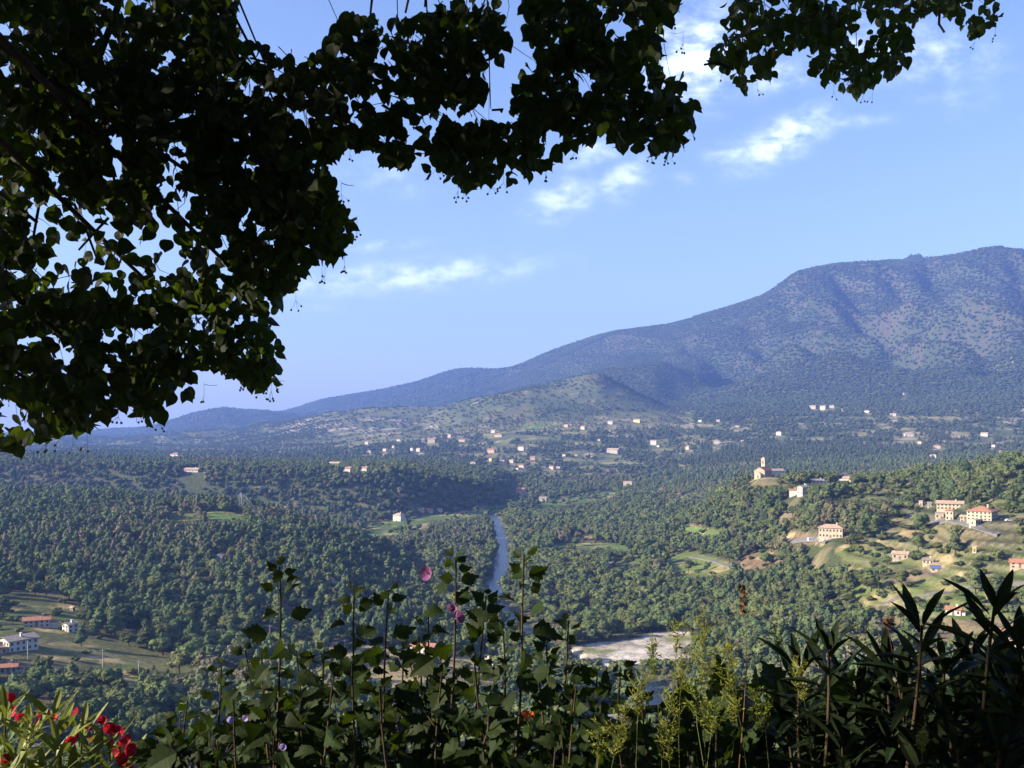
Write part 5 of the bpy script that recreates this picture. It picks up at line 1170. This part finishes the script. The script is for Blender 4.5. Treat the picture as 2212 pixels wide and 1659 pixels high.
tv_ = empty('trumpet_flower', tuple(P3(1137, 1552, 2.2))); tag(tv_, 'orange trumpet shaped flower half hidden in the hedge below the river', 'flower')
pv_, pf_ = leaf_geo([(.0, .0), (.12, .2), (.26, .6), (.30, .85), (.0, 1.0)], .25, .1)
for k in range(4):
    put_leaf(mesh_np('petal', pv_, pf_, [M['orange']]), tv_, P3(1137, 1552, 2.2), P3(1130 + 5 * k, 1556, 2.2), (math.cos(k * 1.7) * .45, math.sin(k * 1.7) * .4, .8), (math.sin(k * 1.7 + 1), -.8, .1), .024, 'petal')
b = MB(); b.tube([(0, 0, 0), (.03, .03, -.08), (.05, .12, -.25)], [.0015, .002, .002], 5); b.build('stem', M['gstem'], tv_)

# ---- oleander
def ole_shoot(e, B, u, v, D, ub, lm, size, whorls=6, tilt=0.0, gap=.028, nper=3):
    top = P3(u, v, D); base = np.array([D * (ub - U0) / F, D + rng.uniform(-.1, .3), GZ0]); path = stem_path(base, top, .03); b = MB()
    b.tube([p - B for p in path], [.008 - .005 * i / 13 for i in range(14)], 5); b.build('stem', M['gstem'] if lm == 'olel' else M['stem'], e, True)
    ax = path[-1] - path[-3]; ax /= np.linalg.norm(ax); c_ = 0; ph = rng.uniform(0, 2)
    for w in range(whorls):
        p = top - ax * gap * w * (1 if w > 1 else .6); ph += 1.05
        for k in range(nper):
            a = ph + 2 * math.pi * k / nper + rng.normal(0, .12); o_ = np.array([math.cos(a), math.sin(a), 0]); up = 1.55 - .36 * w + rng.normal(0, .12)
            t = o_ + np.array([0, 0, up]); nn_ = np.array([0, 0, 1.]) * 1.0 - o_ * up * .8 + rng.normal(0, .12, 3)
            put_leaf(LM[lm][(w + k) % 4], e, B, p + o_ * .006, t, nn_, size * rng.uniform(.75, 1.12) * (.78 if w == 0 else 1)); c_ += 1
    return c_
OB = [('dark oleander with the lowest fan of narrow leaves, left one of the right group', 1750, [(1790,1405,2.1,1820,6,.112),(1730,1440,2.2,1780,5,.115),(1850,1500,2.15,1850,6,.12),(1700,1555,2.3,1720,6,.12),(1760,1590,2.2,1770,6,.12),(1820,1600,2.1,1830,6,.12),(1650,1620,2.4,1660,5,.12),(1880,1560,2.3,1890,6,.12)]),
      ('dark oleander with a broad fan of leaves, middle one of the right group', 1960, [(1992,1352,2.0,2010,6,.12),(1915,1440,2.2,1930,6,.12),(1950,1480,2.1,1960,6,.112),(2040,1440,2.1,2040,6,.112),(1990,1540,2.1,1990,6,.112),(1920,1600,2.1,1920,6,.112),(2060,1560,2.0,2060,6,.112),(2000,1630,1.95,2000,6,.112)]),
      ('tallest dark oleander at the right edge of the view', 2150, [(2148,1312,1.9,2150,6,.12),(2205,1400,1.9,2210,6,.13),(2100,1420,2.1,2110,6,.112),(2160,1480,2.0,2160,6,.112),(2110,1560,2.0,2110,6,.13),(2200,1540,1.9,2200,6,.13),(2160,1620,1.85,2160,6,.13),(2240,1470,1.9,2240,6,.13),(2070,1620,1.9,2080,6,.13)])]
for lab, uc_, sh in OB:
    B = np.array([2.1 * (uc_ - U0) / F, 2.2, GZ0]); e = empty('oleander_bush', tuple(B)); tag(e, lab, 'bush', 'oleanders at the right end of the hedge'); c_ = 0
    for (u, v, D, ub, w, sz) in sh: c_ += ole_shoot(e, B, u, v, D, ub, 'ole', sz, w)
    for _ in range(8): c_ += ole_shoot(e, B, uc_ + rng.uniform(-130, 130), rng.uniform(1530, 1700), rng.uniform(2.3, 3.0), uc_ + rng.uniform(-130, 130), 'ole', .135, 6)
    print(lab[:30], c_)
B = np.array([-1.25, 2.6, GZ0]); eL = empty('oleander_bush', tuple(B)); tag(eL, 'sunlit oleander with red flowers in the bottom left corner', 'bush'); c_ = 0
for (u, v, D, w) in [(112,1548,2.5,6),(12,1540,2.5,6),(60,1590,2.4,5),(178,1575,2.7,6),(235,1600,2.7,5),(130,1620,2.35,5),(30,1640,2.3,5),(200,1640,2.5,5),(270,1640,2.8,4),(90,1670,2.3,5),(-30,1600,2.4,5),(150,1690,2.4,4),(250,1690,2.5,4),(-10,1690,2.2,4)]:
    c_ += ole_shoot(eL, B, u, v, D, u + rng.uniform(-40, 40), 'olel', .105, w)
for (u, v, D) in [(20,1512,2.7),(34,1535,2.75),(95,1542,2.65),(118,1552,2.7),(88,1562,2.6),(168,1540,2.8),(185,1552,2.8),(196,1565,2.75),(150,1598,2.35),(165,1588,2.7),(238,1570,2.6),(252,1578,2.6),(268,1574,2.65),(246,1598,2.55),(262,1600,2.5),(280,1596,2.6),(258,1622,2.5),(278,1618,2.5),(270,1642,2.55),(285,1650,2.6),(14,1640,2.3),(40,1548,2.8),(222,1555,2.8),(205,1590,2.75)]:
    o = flower(eL, B, P3(u, v, D), (rng.normal(0, .5), -.7, rng.normal(.2, .4)), 'red', rng.uniform(.013, .019))
# sparse yellow green weeds
def weed(label, u, v, D, hpx, wpx, m='gold', ub=None, dry=False, leafw=1.0):
    B = np.array([D * ((ub or u) - U0) / F, D, GZ0]); B[0] += 0 if dry else D * rng.uniform(-110, 110) / F; e = empty('flowering_weed' if not dry else 'dry_seed_stalk', tuple(B)); tag(e, label, 'weed')
    top = P3(u, v, D); path = stem_path(B, top, .07); b = MB(); b.tube([p - B for p in path], [.0026 - .002 * i / 13 for i in range(14)], 4); b.build('stem', M['gstem'] if not dry else M['dry'], e)
    Lp, Wp = hpx * D / F, wpx * 1.7 * D / F; b = MB(); ax = path[-1] - path[-4]; ax /= np.linalg.norm(ax)
    for i in range(int(46 * max(.5, hpx / 110))):
        t = rng.random(); p = top - ax * Lp * t; a = rng.uniform(0, 6.28); r_ = Wp * (.25 + .75 * math.sin(math.pi * min(1, t * .8 + .15))) * rng.uniform(.5, 1)
        q = p + np.array([math.cos(a) * r_, math.sin(a) * r_, rng.uniform(.2, .9) * r_ + .004]); mid = (p + q) / 2 + np.array([0, 0, -.15 * r_])
        b.tube([p - B, mid - B, q - B], [.0009, .0008, .0005], 3, cap=False)
        for _ in range(5 if not dry else 4):
            s_ = rng.uniform(.3, 1); pp = p * (1 - s_) + q * s_ - B; d = rng.normal(0, 1, 3); d /= np.linalg.norm(d); d[2] = abs(d[2]); c2 = np.cross(d, rng.normal(0, 1, 3)); c2 /= np.linalg.norm(c2)
            l_ = rng.uniform(.006, .014) * leafw; w_ = l_ * (.14 if not dry else .45); b.add([pp, pp + d * l_ * .5 + c2 * w_, pp + d * l_, pp + d * l_ * .5 - c2 * w_], [(0, 1, 2, 3)])
    o = b.build('spray', M[m], e); return e
weed('tall yellow green flower spray in front of the gravel bank', 1522, 1335, 2.2, 150, 30, ub=1560)
weed('slender pale green spray left of the tall yellow one', 1466, 1350, 2.25, 62, 16, ub=1500)
weed('single thin spray standing over the gravel bank', 1408, 1390, 2.2, 80, 12, ub=1440)
weed('bushy yellow spray right beside the tall one, lower', 1560, 1400, 2.15, 90, 26, ub=1580)
weed('bright yellow green feathery spray by the dark oleander', 1722, 1430, 2.15, 85, 18, ub=1740)
weed('small green spray high beside the oleander fan', 1672, 1350, 2.6, 55, 12, ub=1690)
weed('feathery spray low in front of the bridge', 1476, 1420, 2.1, 70, 22, ub=1490)
weed('small golden spray deep in the dark hedge at lower right', 1995, 1590, 1.9, 40, 12, ub=2000)
weed('pale spray among the hibiscus below the gravel bank', 1350, 1530, 2.0, 110, 18, ub=1350)
weed('low spray at the bottom between hibiscus and weeds', 1440, 1570, 2.0, 80, 20, ub=1450)
for q_, (uu_q, vv_q, lab_q) in enumerate([(1385,1470,'leaning yellow spray left of the bushy one'),(1500,1480,'dense low yellow spray beneath the tallest spray'),(1590,1470,'ragged spray at the left foot of the dark oleander'),(1545,1520,'spreading green spray under the bushy one'),(1640,1500,'small spray against the dark oleander leaves'),(1450,1500,'short twin headed spray in front of the water'),(1300,1570,'low green spray among sunlit hibiscus shoots')]):
    weed(lab_q, uu_q, vv_q, 2.05 + .06 * (q_ % 3), 75 + 12 * (q_ % 3), 24, ub=uu_q + rng.uniform(-70, 70))
weed('thin dry stalk with a dark brown seed head before the far woods', 1604, 1272, 2.2, 60, 6, 'dry', 1680, True, .8)
weed('forked dark seed stalk above the middle oleander', 1915, 1340, 2.1, 22, 9, 'dry', 1930, True, .6)
weed('thin green stalk at the bottom left corner by the oleander', 60, 1555, 2.2, 70, 16, ub=50)
#FG1

# ------------------------------------------------------------------ haze
hm = bpy.data.materials.new('haze'); hm.use_nodes = True; hn = hm.node_tree; hn.nodes.clear()
ho = hn.nodes.new('ShaderNodeOutputMaterial'); pv = hn.nodes.new('ShaderNodeVolumePrincipled'); hn.links.new(pv.outputs[0], ho.inputs['Volume'])
pv.inputs['Color'].default_value = (.225, .39, 1.0, 1); pv.inputs['Density'].default_value = 7.6e-5; pv.inputs['Anisotropy'].default_value = .1
b = MB(); b.box(-14500, 14500, -3000, 11800, -160, 1350); tag(b.build('haze', hm), 'thin blue haze filling the whole valley air', 'haze', kind='stuff')
